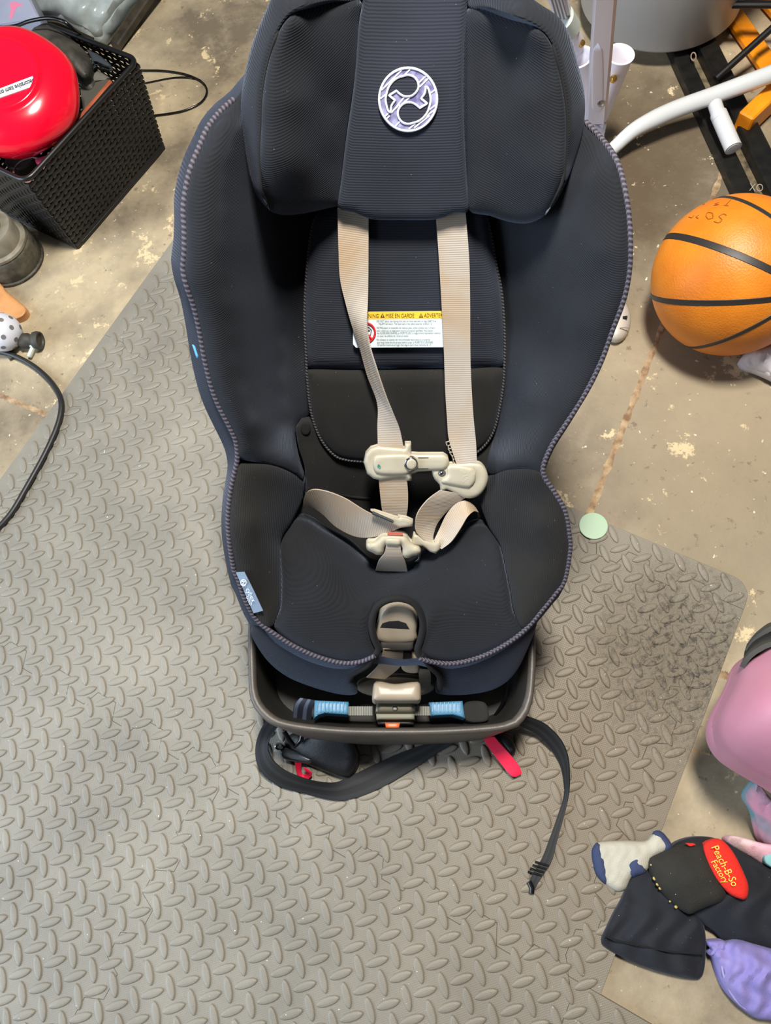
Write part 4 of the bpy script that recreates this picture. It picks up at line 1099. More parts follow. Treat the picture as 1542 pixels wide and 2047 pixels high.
def arc(a, b, c, ext=1.0, n=60):
    """small circle through three directions, extended round the back"""
    a, b, c = map(np.array, (a, b, c)); nn = np.cross(b - a, c - a); nn /= np.linalg.norm(nn)
    h = a @ nn; cen = nn * h; r = math.sqrt(max(1 - h * h, 1e-6))
    u = (a - cen) / r; v = np.cross(nn, u)
    return [cen + r * (u * math.cos(t) + v * math.sin(t)) for t in np.linspace(0, 2 * math.pi * ext, n)]
groove(arc(onball(1330, 475), onball(1450, 500), onball(1538, 538), 1.0, 90), 0.0062)
groove(arc(onball(1440, 394), onball(1500, 408), onball(1538, 430), 1.0, 90), 0.0046)
groove(arc(onball(1298, 592), onball(1400, 606), onball(1510, 602), 1.0, 90), 0.0052)
groove(arc(onball(1372, 694), onball(1450, 680), onball(1538, 636), 1.0, 90), 0.0042)
# felt-pen writing on the ball
PEN = mat('pen_ink', C(150, 78, 24), 0.6)
def penline(pts):
    tube(ball, 'pen_writing', [bc + onball(x, y) * (BRr + 0.0006) for x, y in pts], 0.0006, PEN, seg=6, step=0.004)
penline([(1453, 431), (1448, 428), (1438, 433), (1444, 440), (1437, 446), (1428, 443)])
penline([(1425, 427), (1416, 425), (1412, 432), (1418, 439), (1426, 436), (1425, 427)])
penline([(1398, 430), (1392, 434), (1397, 437)]); penline([(1388, 431), (1384, 436), (1378, 434)])
penline([(1462, 400), (1452, 410)]); penline([(1448, 411), (1457, 412)]); penline([(1438, 405), (1430, 408), (1437, 410), (1428, 411)]); penline([(1410, 408), (1405, 410)])

# white crumpled bag under the ball
bg_ = relief(None, 'plastic_bag', [(1478, 722), (1500, 700), (1542, 690), (1600, 690), (1610, 760), (1560, 762), (1536, 752), (1512, 742), (1492, 736)], [(1478, 722, .0), (1540, 720, .03), (1600, 720, .04), (1540, 760, .0)], mat('white_film', C(214, 208, 214), 0.3, bump=0.4, bscale=60), plane=FLOOR, puff=0.012, pw=14, step=8, skirt=0.01, wr=0.004, wrf=30)
tag(bg_, 'crumpled white plastic bag on the floor below the basketball', 'bag')

# ------------------------------------------------------------------ woven basket and what it holds
BH = 0.206
A0 = W(330, 297, CONC)[:2]; B0 = W(157, 498, CONC)[:2]
da = (A0 - B0); La = np.linalg.norm(da); da /= La
dd = np.array([-da[1], da[0]])
if dd[1] < 0: dd = -dd
Ld = 0.215
bx = thing('woven_basket', 'black woven plastic storage basket holding a red dome on the concrete, upper left', 'basket', ((A0[0] + B0[0]) / 2 + dd[0] * Ld / 2, (A0[1] + B0[1]) / 2 + dd[1] * Ld / 2, CONC))
BW = mat('black_basket_plastic', C(20, 21, 22), 0.36, bump=0.05, bscale=600)
def bpt(u, v, h):
    """u along the front 0..1, v into depth 0..1, h height fraction"""
    fl_ = 0.017 * h
    q = B0 + da * (u * La + (2 * u - 1) * fl_) + dd * (v * Ld + (2 * v - 1) * fl_)
    return np.array([q[0], q[1], CONC + 0.003 + h * BH])
def wall(u0, v0, u1, v1, nv, nh):
    P = lambda s, h: bpt(u0 + (u1 - u0) * s, v0 + (v1 - v0) * s, h)
    mid = P(.5, .5); nrm = np.cross(P(1, .5) - P(0, .5), P(.5, 1) - P(.5, 0)); nrm /= np.linalg.norm(nrm)
    cen = bpt(.5, .5, .5)
    if (mid - cen) @ nrm < 0: nrm = -nrm
    root = box(bx, 'woven_wall', P(.5, 0.02), P(1, 0) - P(0, 0), nrm, (0, 0, 1), np.linalg.norm(P(1, 0) - P(0, 0)), 0.004, 0.012, BW, 0.001)
    def strand(pts, side, wd):
        V = []; F = []
        for p, tdir in pts:
            for k, h in ((-1, -.0004), (-.6, .0009), (.6, .0009), (1, -.0004), (.6, -.0011), (-.6, -.0011)):
                V.append(p + side * wd * k / 2 + nrm * h)
        n = len(pts)
        for i in range(n - 1):
            for j in range(6):
                F.append([i * 6 + j, i * 6 + (j + 1) % 6, (i + 1) * 6 + (j + 1) % 6, (i + 1) * 6 + j])
        mk('strand', V, F, BW, root)
    A_ = 0.0013
    m_ = nv * 4
    for r in range(nh):                                    # horizontal strands
        h = (r + .5) / nh * .93 + .02; pts = []
        for i in range(m_ + 1):
            s = i / m_
            off = A_ * math.sin((s * nv + r) * math.pi)
            pts.append((P(s, h) + nrm * off, None))
        up = P(.5, 1) - P(.5, 0); up /= np.linalg.norm(up)
        strand(pts, up, BH / nh * .74)
    m_ = nh * 3
    for c in range(nv):                                    # vertical strands
        s = (c + .5) / nv; pts = []
        for i in range(m_ + 1):
            h = i / m_ * .93 + .02
            off = -A_ * math.sin(((i / m_) * nh + 0.0) * math.pi + c * math.pi + 0) if False else A_ * 1.15 * math.cos(math.pi * (i / m_ * nh + c + .5)) 
            pts.append((P(s, h) + nrm * off, None))
        sd = P(1, .5) - P(0, .5); sd /= np.linalg.norm(sd)
        strand(pts, sd, La / 24 * .68)
wall(0, 0, 1, 0, 22, 17); wall(1, 0, 1, 1, 15, 17); wall(0, 0, 0, 1, 15, 17); wall(0, 1, 1, 1, 22, 17)
def rrect(h, inset, rr, n=6):
    out = []
    a = rr / La; b = rr / Ld
    for cu, cv, a0 in ((1 - a, 1 - b, 0), (a, 1 - b, 1), (a, b, 2), (1 - a, b, 3)):
        for k in range(n + 1):
            t = (a0 + k / n) * math.pi / 2
            out.append(bpt(cu + a * math.cos(t), cv + b * math.sin(t), h))
    return out
tube(bx, 'rim', rrect(0.985, 0, 0.018), 0.0052, BW, closed=True, seg=10, smooth_path=False)
tube(bx, 'base_rail', rrect(0.012, 0, 0.018), 0.004, BW, closed=True, seg=8, smooth_path=False)
box(bx, 'floor_panel', bpt(.5, .5, .02), (da[0], da[1], 0), (dd[0], dd[1], 0), (0, 0, 1), La, Ld, 0.004, BW)

# red dome
dc = W(20, 183, 0.242)
ax = np.array([.09, -.27, .95])
hd_ = thing('red_plastic_dome', 'shiny red plastic dome with a white printed sticker lying in the woven basket', 'toy hat', dc)
REDG = mat('glossy_red_plastic', C(232, 10, 44), 0.18, coat=0.4)
def wv(a, r, h):
    k = max(0.0, (r - 0.095) / 0.045)
    return r * (1 + 0.012 * k * math.sin(7 * a)), h + 0.003 * k * math.sin(5 * a + 1)
dome = lathe(hd_, 'dome', dc, ax, [(0.1103, -0.0333), (0.1212, -0.019), (0.1246, -0.0038), (0.1229, 0.0076), (0.1153, 0.0209), (0.1035, 0.0323), (0.089, 0.0399), (0.078, 0.0437), (0.0729, 0.0446), (0.0704, 0.0489), (0.0662, 0.0508), (0.061, 0.0484), (0.056, 0.0461), (0.0382, 0.047), (0.0169, 0.0475), (0.0, 0.0475)], REDG, seg=72, sharp=60, wave=wv)
dplane = (dc + (ax / np.linalg.norm(ax)) * 0.0481, ax / np.linalg.norm(ax))
st = relief(hd_, 'sticker', [(-30, 188), (65, 152), (73, 170), (-30, 206)], 0.0004, mat('white_paper', C(190, 194, 198), 0.5), plane=dplane, puff=0.0, step=10, skirt=0.002, smooth=False)
text(st, 'lettering', 'Decorative item only-Not', 69.5, 155.5, 13.5, math.radians(180 - 20), dplane, 0.0010, mat('black_print', C(20, 20, 24), 0.5), sx=0.72, bold=0.012)

po = relief(None, 'dark_pouch', [(62, 62), (80, 50), (98, 50), (130, 68), (160, 92), (178, 112), (186, 132), (182, 152), (168, 160), (148, 142), (120, 112), (88, 84)], [(62, 62, .20), (98, 50, .19), (182, 150, .175), (120, 100, .20), (160, 100, .19)], mat('worn_black_leather', C(70, 67, 60), 0.6, col2=C(44, 42, 38), nscale=30, bump=0.5, bscale=120), plane=FLOOR, puff=0.016, pw=24, step=9, skirt=0.03, wr=0.002, wrf=36)
tag(po, 'worn dark brown leather pouch behind the red dome in the woven basket', 'pouch')
so = relief(None, 'grey_cloth', [(164, 150), (176, 136), (195, 140), (222, 156), (216, 164), (190, 166), (172, 172), (158, 168)], [(164, 150, .15), (222, 156, .155), (190, 150, .16), (170, 170, .15)], mat('grey_felt', C(96, 96, 88), 0.8, bump=0.3, bscale=300), plane=FLOOR, puff=0.010, pw=12, step=7, skirt=0.02, wr=0.002, wrf=24)
tag(so, 'small crumpled grey cloth in the right corner of the woven basket', 'cloth')
pb = thing('framed_board', 'dark grey board with a brown wooden edge standing against the basket front', 'board', W(170, 230, 0.15))
relief(pb, 'board_face', [(160, 172), (216, 158), (219, 163), (130, 268), (152, 232), (165, 218)], [(160, 172, .145), (220, 160, .176), (140, 260, .172)], mat('charcoal_card', C(86, 84, 76), 0.6), plane=FLOOR, puff=0.0, step=12, skirt=0.004, smooth=False)
relief(pb, 'wooden_edge', [(219, 159), (225, 164), (112, 296), (106, 291)], .186, mat('brown_wood', C(168, 92, 62), 0.5, col2=C(142, 74, 48), nscale=30), plane=FLOOR, puff=0.002, pw=3, step=8, skirt=0.02, smooth=False, label='brown wooden edge')
gc = relief(None, 'glossy_clip', [(172, 98), (182, 102), (198, 110), (214, 122), (223, 132), (220, 136), (204, 130), (190, 124), (184, 132), (182, 116)], [(172, 98, .19), (223, 132, .18)], mat('glossy_slate_plastic', C(60, 66, 74), 0.15), plane=FLOOR, puff=0.006, pw=6, step=6, skirt=0.008)
tag(gc, 'glossy slate grey plastic clip near the far corner of the woven basket', 'clip')
kn = lathe(None, 'tan_bead', W(158, 158, .155), (.2, -.4, .8), [(0.006, 0), (0.009, 0.003), (0.009, 0.009), (0.005, 0.012), (0, 0.012)], mat('tan_plastic', C(176, 148, 116), 0.4), seg=20)
tag(kn, 'tiny tan bead between the red dome and the grey board in the basket', 'bead')
tin = thing('round_tin', 'round dark tin with a pinkish rim in the near left corner of the woven basket', 'tin', W(58, 340, .13))
lathe(tin, 'tin_body', W(58, 340, .13), (0, 0, 1), [(0.03, -0.05), (0.031, 0.03), (0.028, 0.033), (0.0, 0.030)], mat('dark_tin', C(58, 56, 50), 0.4, metal=0.4), seg=32)
tube(tin, 'tin_rim', [W(58, 340, .162) + np.array([.0305 * math.cos(a), .0305 * math.sin(a), 0]) for a in np.linspace(0, 6.283, 32, endpoint=False)], 0.0018, mat('pinkish_metal', C(150, 116, 112), 0.35), closed=True, seg=8, smooth_path=False)
pk = relief(None, 'pink_strip', [(70, 318), (104, 308), (108, 312), (86, 330), (72, 326)], .168, mat('pink_rubber', C(196, 60, 96), 0.5), plane=FLOOR, puff=0.004, pw=5, step=6, skirt=0.008)
tag(pk, 'small pink rubber piece between the red dome and the basket front', 'strip')
kc = tube(None, 'black_cable', [W(x, y, z) for x, y, z in ((-20, 56, .20), (30, 52, .215), (60, 42, .228), (100, 36, .235), (130, 44, .235), (142, 54, .226), (160, 66, .20), (186, 78, .17))], 0.0034, BLKG, seg=10)
tag(kc, 'black cable looped over the far rim of the woven basket', 'cable')

# ------------------------------------------------------------------ behind the basket
def prism(parent, name, px, z0, z1, material, smooth=False, label=None):
    """solid standing on z0 whose top outline is seen at px (height z1)"""
    T = [W(x, y, z1) for x, y in px]; n = len(T)
    Bt = [np.array([t[0], t[1], z0]) for t in T]
    F = [list(range(n)), [n + i for i in range(n)][::-1]] + [[i, n + i, n + (i + 1) % n, (i + 1) % n] for i in range(n)]
    o = mk(name, T + Bt, F, material, parent, smooth=False, label=label)
    import bmesh
    bm = bmesh.new(); bm.from_mesh(o.data)
    bmesh.ops.bevel(bm, geom=list(bm.edges), offset=0.004, segments=2, affect='EDGES')
    bmesh.ops.recalc_face_normals(bm, faces=bm.faces); bm.to_mesh(o.data); bm.free()
    return o
fogm = mat('cloudy_blue_plastic', C(176, 188, 192), 0.25, col2=C(140, 150, 150), nscale=12, bump=0.5, bscale=18)
tb = thing('clear_plastic_sheet', 'cloudy clear plastic sheeting bunched behind the woven basket at the top left', 'plastic sheet', W(180, 20, CONC))
relief(tb, 'sheet', [(88, -60), (300, -60), (262, 0), (205, 78), (175, 66), (140, 44), (108, 30), (78, 24), (70, 0)], [(88, -60, .05), (300, -60, .02), (205, 78, .0), (100, 25, .04), (160, 10, .06), (230, 0, .03)], fogm, plane=FLOOR, puff=0.03, pw=40, step=10, skirt=0.02, wr=0.007, wrf=70)
tb2 = thing('storage_tote', 'pale blue grey plastic tote with a pink mark at the top left corner', 'tote', W(10, 10, CONC))
prism(tb2, 'tote_body', [(-120, -80), (40, -60), (62, 0), (81, 38), (40, 44), (-120, 70)], CONC, 0.16, mat('blue_grey_plastic', C(150, 156, 176), 0.4, col2=C(136, 142, 160), nscale=8))
relief(tb2, 'pink_mark', [(18, 6), (30, 3), (48, 10), (34, 14), (28, 26), (24, 38), (18, 36), (22, 18)], 0.1602, mat('pink_print', C(206, 120, 150), 0.5), plane=FLOOR, puff=0.0, step=6, skirt=0.0006, smooth=False)
BKM = mat('black_painted_steel', C(34, 32, 28), 0.42, col2=C(62, 54, 42), nscale=40)
for (a, b, w_, lab) in ((((322, -95), (202, 82)), None, 0.014, 'slim black steel bar behind the woven basket, nearer the plastic sheet'), (((358, -95), (230, 94)), None, 0.024, 'thick black steel bar behind the woven basket, nearer the car seat')):
    p, q = W(*a[0], 0.035), W(*a[1], 0.0)
    o = bar(None, 'steel_bar', p, q, w_, 0.02, BKM)
    tag(o, lab, 'bar')
lc = tube(None, 'thin_cable', [W(x, y, CONC + .003) for x, y in ((250, 140), (285, 141), (330, 142), (375, 150), (405, 165), (414, 184), (402, 205), (372, 220), (340, 227), (300, 232), (270, 234))], 0.0024, BLKG, seg=8)
tag(lc, 'thin black cable loop on the concrete right of the woven basket', 'cable')
lc2 = tube(None, 'thin_cable', [W(x, y, CONC + z) for x, y, z in ((262, 172, .003), (300, 164, .003), (350, 155, .003), (392, 156, .006), (409, 168, .008))], 0.0015, BLKG, seg=8)
tag(lc2, 'finer inner strand of the cable loop right of the woven basket', 'cable')

# ------------------------------------------------------------------ left edge things
mp_ = W(26, 522, CONC)
mo = thing('metal_canister', 'grey metal cylinder with a dark lower half at the left edge beside the woven basket', 'canister', mp_)
GM = mat('dirty_grey_metal', C(150, 144, 128), 0.5, metal=0.2, col2=C(120, 114, 100), nscale=30)
DM = mat('rusty_dark_metal', C(92, 88, 74), 0.6, metal=0.2, col2=C(52, 48, 40), nscale=45, bump=0.3, bscale=150)
lathe(mo, 'lower_body', mp_, (0, 0, 1), [(0.064, 0.0), (0.068, 0.002), (0.068, 0.006), (0.065, 0.008), (0.065, 0.050), (0.063, 0.053), (0.0, 0.053)], DM, seg=40)
lathe(mo, 'upper_body', mp_ + np.array([0, 0, .053]), (0, 0, 1), [(0.058, 0.0), (0.060, 0.002), (0.060, 0.008), (0.050, 0.009), (0.050, 0.040), (0.047, 0.044), (0.0, 0.044)], GM, seg=40)
lathe(mo, 'cap', mp_ + np.array([-.004, 0, .097]), (0, 0, 1), [(0.034, 0.0), (0.034, 0.006), (0.032, 0.008), (0.028, 0.008), (0.026, 0.005), (0.008, 0.005), (0.008, 0.011), (0.0, 0.011)], GM, seg=36)
lathe(mo, 'cap_screw', mp_ + np.array([.012, -.004, .1022]), (0, 0, 1), [(0.004, 0.0), (0.004, 0.003), (0.0, 0.003)], STEEL, seg=14)
wo = relief(None, 'wooden_offcut', [(-40, 540), (0, 566), (12, 582), (30, 596), (50, 613), (53, 620), (46, 632), (20, 640), (-40, 640)], CONC + 0.014, mat('orange_brown_wood', C(204, 152, 100), 0.5, col2=C(190, 132, 80), nscale=24), plane=FLOOR, puff=0.004, pw=6, step=8, skirt=0.018)
tag(wo, 'orange brown wooden offcut at the left edge below the metal canister', 'wood')
pc = W(4, 664, CONC + 0.037)
pbl = thing('perforated_ball', 'white perforated plastic ball at the left edge beside the black stopper', 'ball', (pc[0], pc[1], CONC))
lathe(pbl, 'ball_shell', pc, (0, 0, 1), [(0.037 * math.sin(t), -0.037 * math.cos(t)) for t in np.linspace(0.001, math.pi - .001, 25)], mat('white_plastic', C(214, 216, 226), 0.4), seg=40, sharp=80)
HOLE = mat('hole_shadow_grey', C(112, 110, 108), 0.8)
for th in range(5):
    for ph in range(8 if th in (1, 2, 3) else 4):
        tt = math.radians(28 + th * 31); pp_ = ph * 2 * math.pi / (8 if th in (1, 2, 3) else 4) + th * .4
        d = np.array([math.sin(tt) * math.cos(pp_), math.sin(tt) * math.sin(pp_), math.cos(tt)])
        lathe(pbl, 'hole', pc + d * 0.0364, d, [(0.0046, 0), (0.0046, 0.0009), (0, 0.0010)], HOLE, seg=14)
k0 = W(40, 682, CONC + .018); k1 = W(84, 680, CONC + .018)
kd = (k1 - k0) / np.linalg.norm(k1 - k0)
kb = thing('rubber_stopper', 'black rubber stopper with a pale bolt next to the white perforated ball', 'stopper', (k0[0], k0[1], CONC))
RUB = mat('black_rubber', C(58, 56, 50), 0.6)
lathe(kb, 'knob_body', k0, kd, [(0.0, 0), (0.012, 0.001), (0.0150, 0.005), (0.0150, 0.018), (0.012, 0.022), (0.012, 0.026), (0.0165, 0.030), (0.0178, 0.036), (0.0165, 0.042), (0.014, 0.042), (0.012, 0.038), (0.0, 0.038)], RUB, seg=28)
b0_ = W(68, 690, CONC + .014); b1_ = W(57, 716, CONC + .008)
lathe(kb, 'bolt', b0_, (b1_ - b0_), [(0.0075, 0), (0.0075, 0.006), (0.0048, 0.007), (0.0048, 0.022), (0.004, 0.025), (0, 0.026)], mat('pale_zinc', C(206, 214, 200), 0.35, metal=0.3), seg=16, label='pale bolt')
ck = tube(None, 'power_cord', [W(x, y, z) for x, y, z in ((-60, 702, -.006), (-10, 702, -.006), (30, 712, -.006), (70, 734, -.006), (104, 766, -.004), (122, 800, .006), (118, 842, .006), (95, 898, .006), (57, 968, .006), (18, 1032, .006), (-30, 1080, .006))], 0.0052, mat('black_cord_rubber', C(36, 36, 36), 0.45), seg=12)
tag(ck, 'thick black power cord curving from the concrete onto the mat at the left edge', 'cord')
ck2 = tube(None, 'cable_stub', [W(x, y, z) for x, y, z in ((-30, 694, -.004), (0, 698, -.004), (14, 706, -.006), (24, 718, -.008))], 0.004, RUB, seg=8)
tag(ck2, 'short dark cable stub under the perforated ball at the left edge', 'cable')

# ------------------------------------------------------------------ right background
WHM = mat('white_painted_metal', C(232, 228, 236), 0.35, coat=0.2)
WHP = mat('white_plastic_socket', C(222, 218, 226), 0.4)
# grey bucket
bkc = W(1318, 2, 0.02)
bu = thing('grey_bucket', 'large pale grey plastic bucket at the top right behind the white rack', 'bucket', (bkc[0], bkc[1], CONC))
BKT = mat('pale_grey_plastic', C(176, 174, 170), 0.38, col2=C(166, 164, 160), nscale=6)
lathe(bu, 'bucket_wall', bkc, (0, 0, 1), [(0.0, 0.0), (0.150, 0.0), (0.160, 0.004), (0.166, 0.012), (0.192, 0.30), (0.200, 0.30), (0.200, 0.31), (0.188, 0.31), (0.160, 0.02), (0.0, 0.012)], BKT, seg=72)
lathe(bu, 'bucket_foot', W(1255, 25, CONC), (0, 0, 1), [(0.045, 0), (0.05, 0.0), (0.05, 0.033), (0.04, 0.033)], BLK, seg=48)
# white rack
rk = thing('white_rack', 'white metal rack post with plastic sockets between the car seat and the grey bucket', 'rack', W(1195, 275, CONC))
def strip3(parent, name, A_, B_, zA, zB, th, material, label=None):
    pts = [W(A_[0][0], A_[0][1], zA), W(A_[1][0], A_[1][1], zA), W(B_[1][0], B_[1][1], zB), W(B_[0][0], B_[0][1], zB)]
    nn = np.cross(pts[1] - pts[0], pts[3] - pts[0]); nn /= np.linalg.norm(nn)
    if nn @ (CAM - pts[0]) < 0: nn = -nn
    V = pts + [p - nn * th for p in pts]
    F = [[0, 1, 2, 3], [7, 6, 5, 4], [0, 4, 5, 1], [1, 5, 6, 2], [2, 6, 7, 3], [3, 7, 4, 0]]
    o = mk(name, V, F, material, parent, smooth=False, label=label)
    import bmesh
    bm = bmesh.new(); bm.from_mesh(o.data)
    bmesh.ops.recalc_face_normals(bm, faces=bm.faces)
    bmesh.ops.bevel(bm, geom=list(bm.edges), offset=th * .25, segments=2, affect='EDGES')
    bm.to_mesh(o.data); bm.free()
    return o, nn
ps, pn = strip3(rk, 'post', ((1170, 250), (1212, 250)), ((1190, -60), (1240, -60)), 0.06, 0.52, 0.018, WHM)
def on_post(x, y, off):
    p0 = W(1191, 250, 0.06)
    return on(x, y, (p0, pn), off)
relief(rk, 'post_recess', [(1186, 100), (1205, 100), (1206, 215), (1200, 224), (1190, 224), (1184, 215)], 0.0004, mat('shaded_white_metal', C(226, 220, 228), 0.4), plane=(W(1191, 250, .06), pn), puff=0.001, pw=5, step=8, skirt=0.002)
relief(rk, 'bolt', ell(1201, 208, 7, 7, 14), 0.001, CHR, plane=(W(1191, 250, .06), pn), puff=0.003, pw=3, step=4, skirt=0.004)
relief(rk, 'foot_socket', [(1160, 235), (1172, 246), (1196, 243), (1198, 250), (1214, 244), (1209, 268), (1206, 300), (1190, 320), (1168, 300)], [(1172, 246, .055), (1214, 244, .05), (1190, 320, 0.0), (1206, 300, .005)], WHP, plane=FLOOR, puff=0.006, pw=6, step=8, skirt=0.012, smooth=False)
def cup(parent, name, top, rt, bot, rb, ztop, zbot):
    a = W(*top, ztop); b = W(*bot, zbot)
    axv = a - b; L = np.linalg.norm(axv)
    return lathe(parent, name, b, axv, [(rb * .8, 0.0), (rb, 0.002), (rt, L - .004), (rt + .002, L), (rt - .002, L), (rt - .005, L - .006), (rb * .75, 0.01), (0, 0.01)], WHP, seg=36)
cup(rk, 'socket_cup', (1240, 108), 0.024, (1202, 236), 0.013, 0.20, 0.06)
cup(rk, 'socket_cup', (1157, 114), 0.024, (1174, 245), 0.013, 0.20, 0.05)
lathe(rk, 'brass_stud', W(1224, 159, 0.17), (.2, -.6, .6), [(0.0, 0), (0.006, 0.001), (0.007, 0.005), (0.005, 0.009), (0, 0.010)], mat('brass', C(200, 160, 84), 0.25, metal=0.9), seg=16, label='brass stud')
lg, ln = strip3(rk, 'ribbed_leg', ((1108, 40), (1141, 40)), ((1060, -70), (1116, -70)), 0.28, 0.44, 0.02, WHM)
for k in range(4):
    x0 = 1114 + k * 7
    tube(rk, 'leg_groove', [on(x0, 38, (W(1125, 40, .28), ln), .0006), on(x0 - 28, -60, (W(1125, 40, .28), ln), .0006)], 0.0012, mat('groove_grey', C(120, 122, 126), 0.5), seg=6, smooth_path=False)
tube(rk, 'leg_collar', [W(1122, 36, .28), W(1136, 58, .25)], 0.022, mat('pale_grey_green_plastic', C(178, 186, 178), 0.4), seg=24, smooth_path=False)
tube(rk, 'leg_tube', [W(1134, 60, .25), W(1150, 92, .20)], 0.018, WHP, seg=24, smooth_path=False)
lathe(rk, 'brass_stud', W(1160, 88, 0.215), (.2, -.6, .6), [(0.0, 0), (0.006, 0.001), (0.007, 0.005), (0.005, 0.009), (0, 0.010)], MATS['brass'], seg=16, label='brass stud')
# white tube frame
tf = thing('white_tube_frame', 'glossy white tubular frame with a short stub lying across the black rails', 'frame', W(1440, 230, CONC))
TUB = mat('glossy_white_tube', C(200, 202, 202), 0.22, coat=0.5)
tube(tf, 'main_tube', [W(x, y, z) for x, y, z in ((1216, 306, .012), (1236, 288, .022), (1260, 266, .034), (1290, 247, .04), (1350, 219, .045), (1430, 190, .055), (1500, 164, .068), (1600, 126, .08))], [.012, .014, .0165, .0165, .0165, .0165, .0165, .0165], TUB, seg=20)
tube(tf, 'stub_tube', [W(1426, 196, .048), W(1440, 240, .045)], 0.0135, TUB, seg=20, smooth_path=False)
tube(tf, 'stub_sleeve', [W(1437, 228, .0455), W(1467, 297, .034)], 0.0158, TUB, seg=24, smooth_path=False)
lathe(tf, 'stub_cap', W(1466, 294, .0345), W(1467, 297, .034) - W(1437, 228, .0455), [(0.0, 0.0), (0.0125, 0.0), (0.0125, 0.004), (0.009, 0.0045), (0, 0.0045)], mat('stub_cap_grey', C(196, 196, 196), 0.4), seg=24)
# black rails
BR_ = mat('black_rail_paint', C(12, 12, 11), 0.4, col2=C(24, 23, 20), nscale=50)
ra = thing('black_rail', 'black steel floor rail with a narrow slot and chalk marks behind the basketball', 'rail', W(1430, 250, CONC))
bar(ra, 'rail_flange', W(1338, 70, .0), W(1492, 402, .0), 0.034, 0.022, BR_)
bar(ra, 'rail_flange', W(1392, 56, .004), W(1562, 400, .004), 0.040, 0.028, BR_)
bar(ra, 'rail_web', W(1365, 65, CONC + .003), W(1524, 402, CONC + .003), 0.05, 0.005, mat('rail_web_brown', C(120, 106, 82), 0.6, col2=C(60, 52, 40), nscale=60))
tube(ra, 'rail_eyelet', [W(1387 + 5 * math.cos(a), 113 + 8 * math.sin(a), .0185) for a in np.linspace(0, 6.283, 16, endpoint=False)], 0.0012, mat('worn_metal', C(150, 130, 116), 0.5), closed=True, seg=6, smooth_path=False)
text(ra, 'chalk_marks', 'XO', 1498, 381, 22, math.radians(4), FLOOR, .0190, mat('chalk', C(150, 140, 124), 0.9), sx=0.85, bold=-0.01)
# orange stand
os_ = thing('orange_stand', 'orange steel stand with angled tubes at the right edge behind the black rail', 'stand', W(1510, 130, CONC))
OR = mat('orange_paint', C(238, 148, 22), 0.4, col2=C(222, 128, 16), nscale=20)
bar(os_, 'stand_tube', W(1438, -10, .0), W(1570, 180, .0), 0.042, 0.022, OR, bev=0.01)
bar(os_, 'stand_tube', W(1510, -30, .0), W(1590, 60, .0), 0.04, 0.022, OR, bev=0.01)
bar(os_, 'stand_foot', W(1484, 252, .02), W(1590, 150, .02), 0.032, 0.05, OR, bev=0.003)
br = tube(None, 'black_rod', [W(1431, 158, .03), W(1600, 6, .09)], 0.0068, BLK, seg=14, smooth_path=False)
tag(br, 'thin black rod leaning across the orange stand at the right edge', 'rod')
bb_ = bar(None, 'black_bar', W(1462, 9, .09), W(1620, 9, .09), 0.014, 0.012, BLK)
tag(bb_, 'flat black bar across the top right corner above the orange stand', 'bar')

# ------------------------------------------------------------------ pink padded seat at the right edge
ps_ = thing('pink_padded_seat', 'smooth pink rounded padded seat with dark grey trim at the right edge above the clothes', 'seat', (0.455, 0.0, CONC))
PK = mat('pink_vinyl', C(192, 132, 150), 0.5, col2=C(184, 124, 142), nscale=6, coat=0.1)
relief(ps_, 'pink_shell', [(1700, 1270), (1560, 1280), (1514, 1300), (1489, 1322), (1474, 1362), (1452, 1404), (1437, 1436), (1434, 1462), (1442, 1490), (1462, 1516), (1500, 1542), (1550, 1570), (1640, 1620), (1720, 1600)], [(1434, 1450, .17), (1516, 1312, .19), (1500, 1400, .225), (1560, 1400, .26), (1650, 1420, .28), (1550, 1570, .17), (1520, 1480, .215)], PK, plane=FLOOR, puff=0.032, pw=85, step=11, skirt=0.05)
TRM = mat('dark_grey_trim', C(58, 58, 54), 0.6); TRB = mat('black_trim', C(14, 14, 14), 0.7)
ribbon(ps_, 'grey_trim', [(1484, 1334, .20), (1494, 1318, .21), (1516, 1300, .22), (1560, 1284, .23), (1700, 1270, .24)], [(1490, 1322, .17), (1498, 1306, .18), (1518, 1288, .19), (1560, 1274, .20), (1700, 1260, .20)], TRM, plane=FLOOR, thick=0.006, n=24)
ribbon(ps_, 'black_trim', [(1491, 1322, .18), (1499, 1306, .19), (1518, 1288, .20), (1560, 1272, .21), (1700, 1258, .21)], [(1494, 1302, .15), (1506, 1284, .16), (1522, 1270, .17), (1560, 1256, .18), (1700, 1240, .18)], TRB, plane=FLOOR, thick=0.006, n=24)
ribbon(ps_, 'grey_trim', [(1494, 1303, .17), (1506, 1285, .18), (1522, 1270, .19), (1560, 1252, .20), (1700, 1236, .20)], [(1498, 1290, .15), (1510, 1274, .16), (1525, 1260, .17), (1560, 1244, .18), (1700, 1228, .18)], TRM, plane=FLOOR, thick=0.006, n=24)
lathe(ps_, 'pedestal', (0.455, 0.0, CONC), (0, 0, 1), [(0.055, 0), (0.055, 0.01), (0.045, 0.025), (0.045, 0.13), (0.07, 0.175), (0.06, 0.195)], BLK, seg=36)

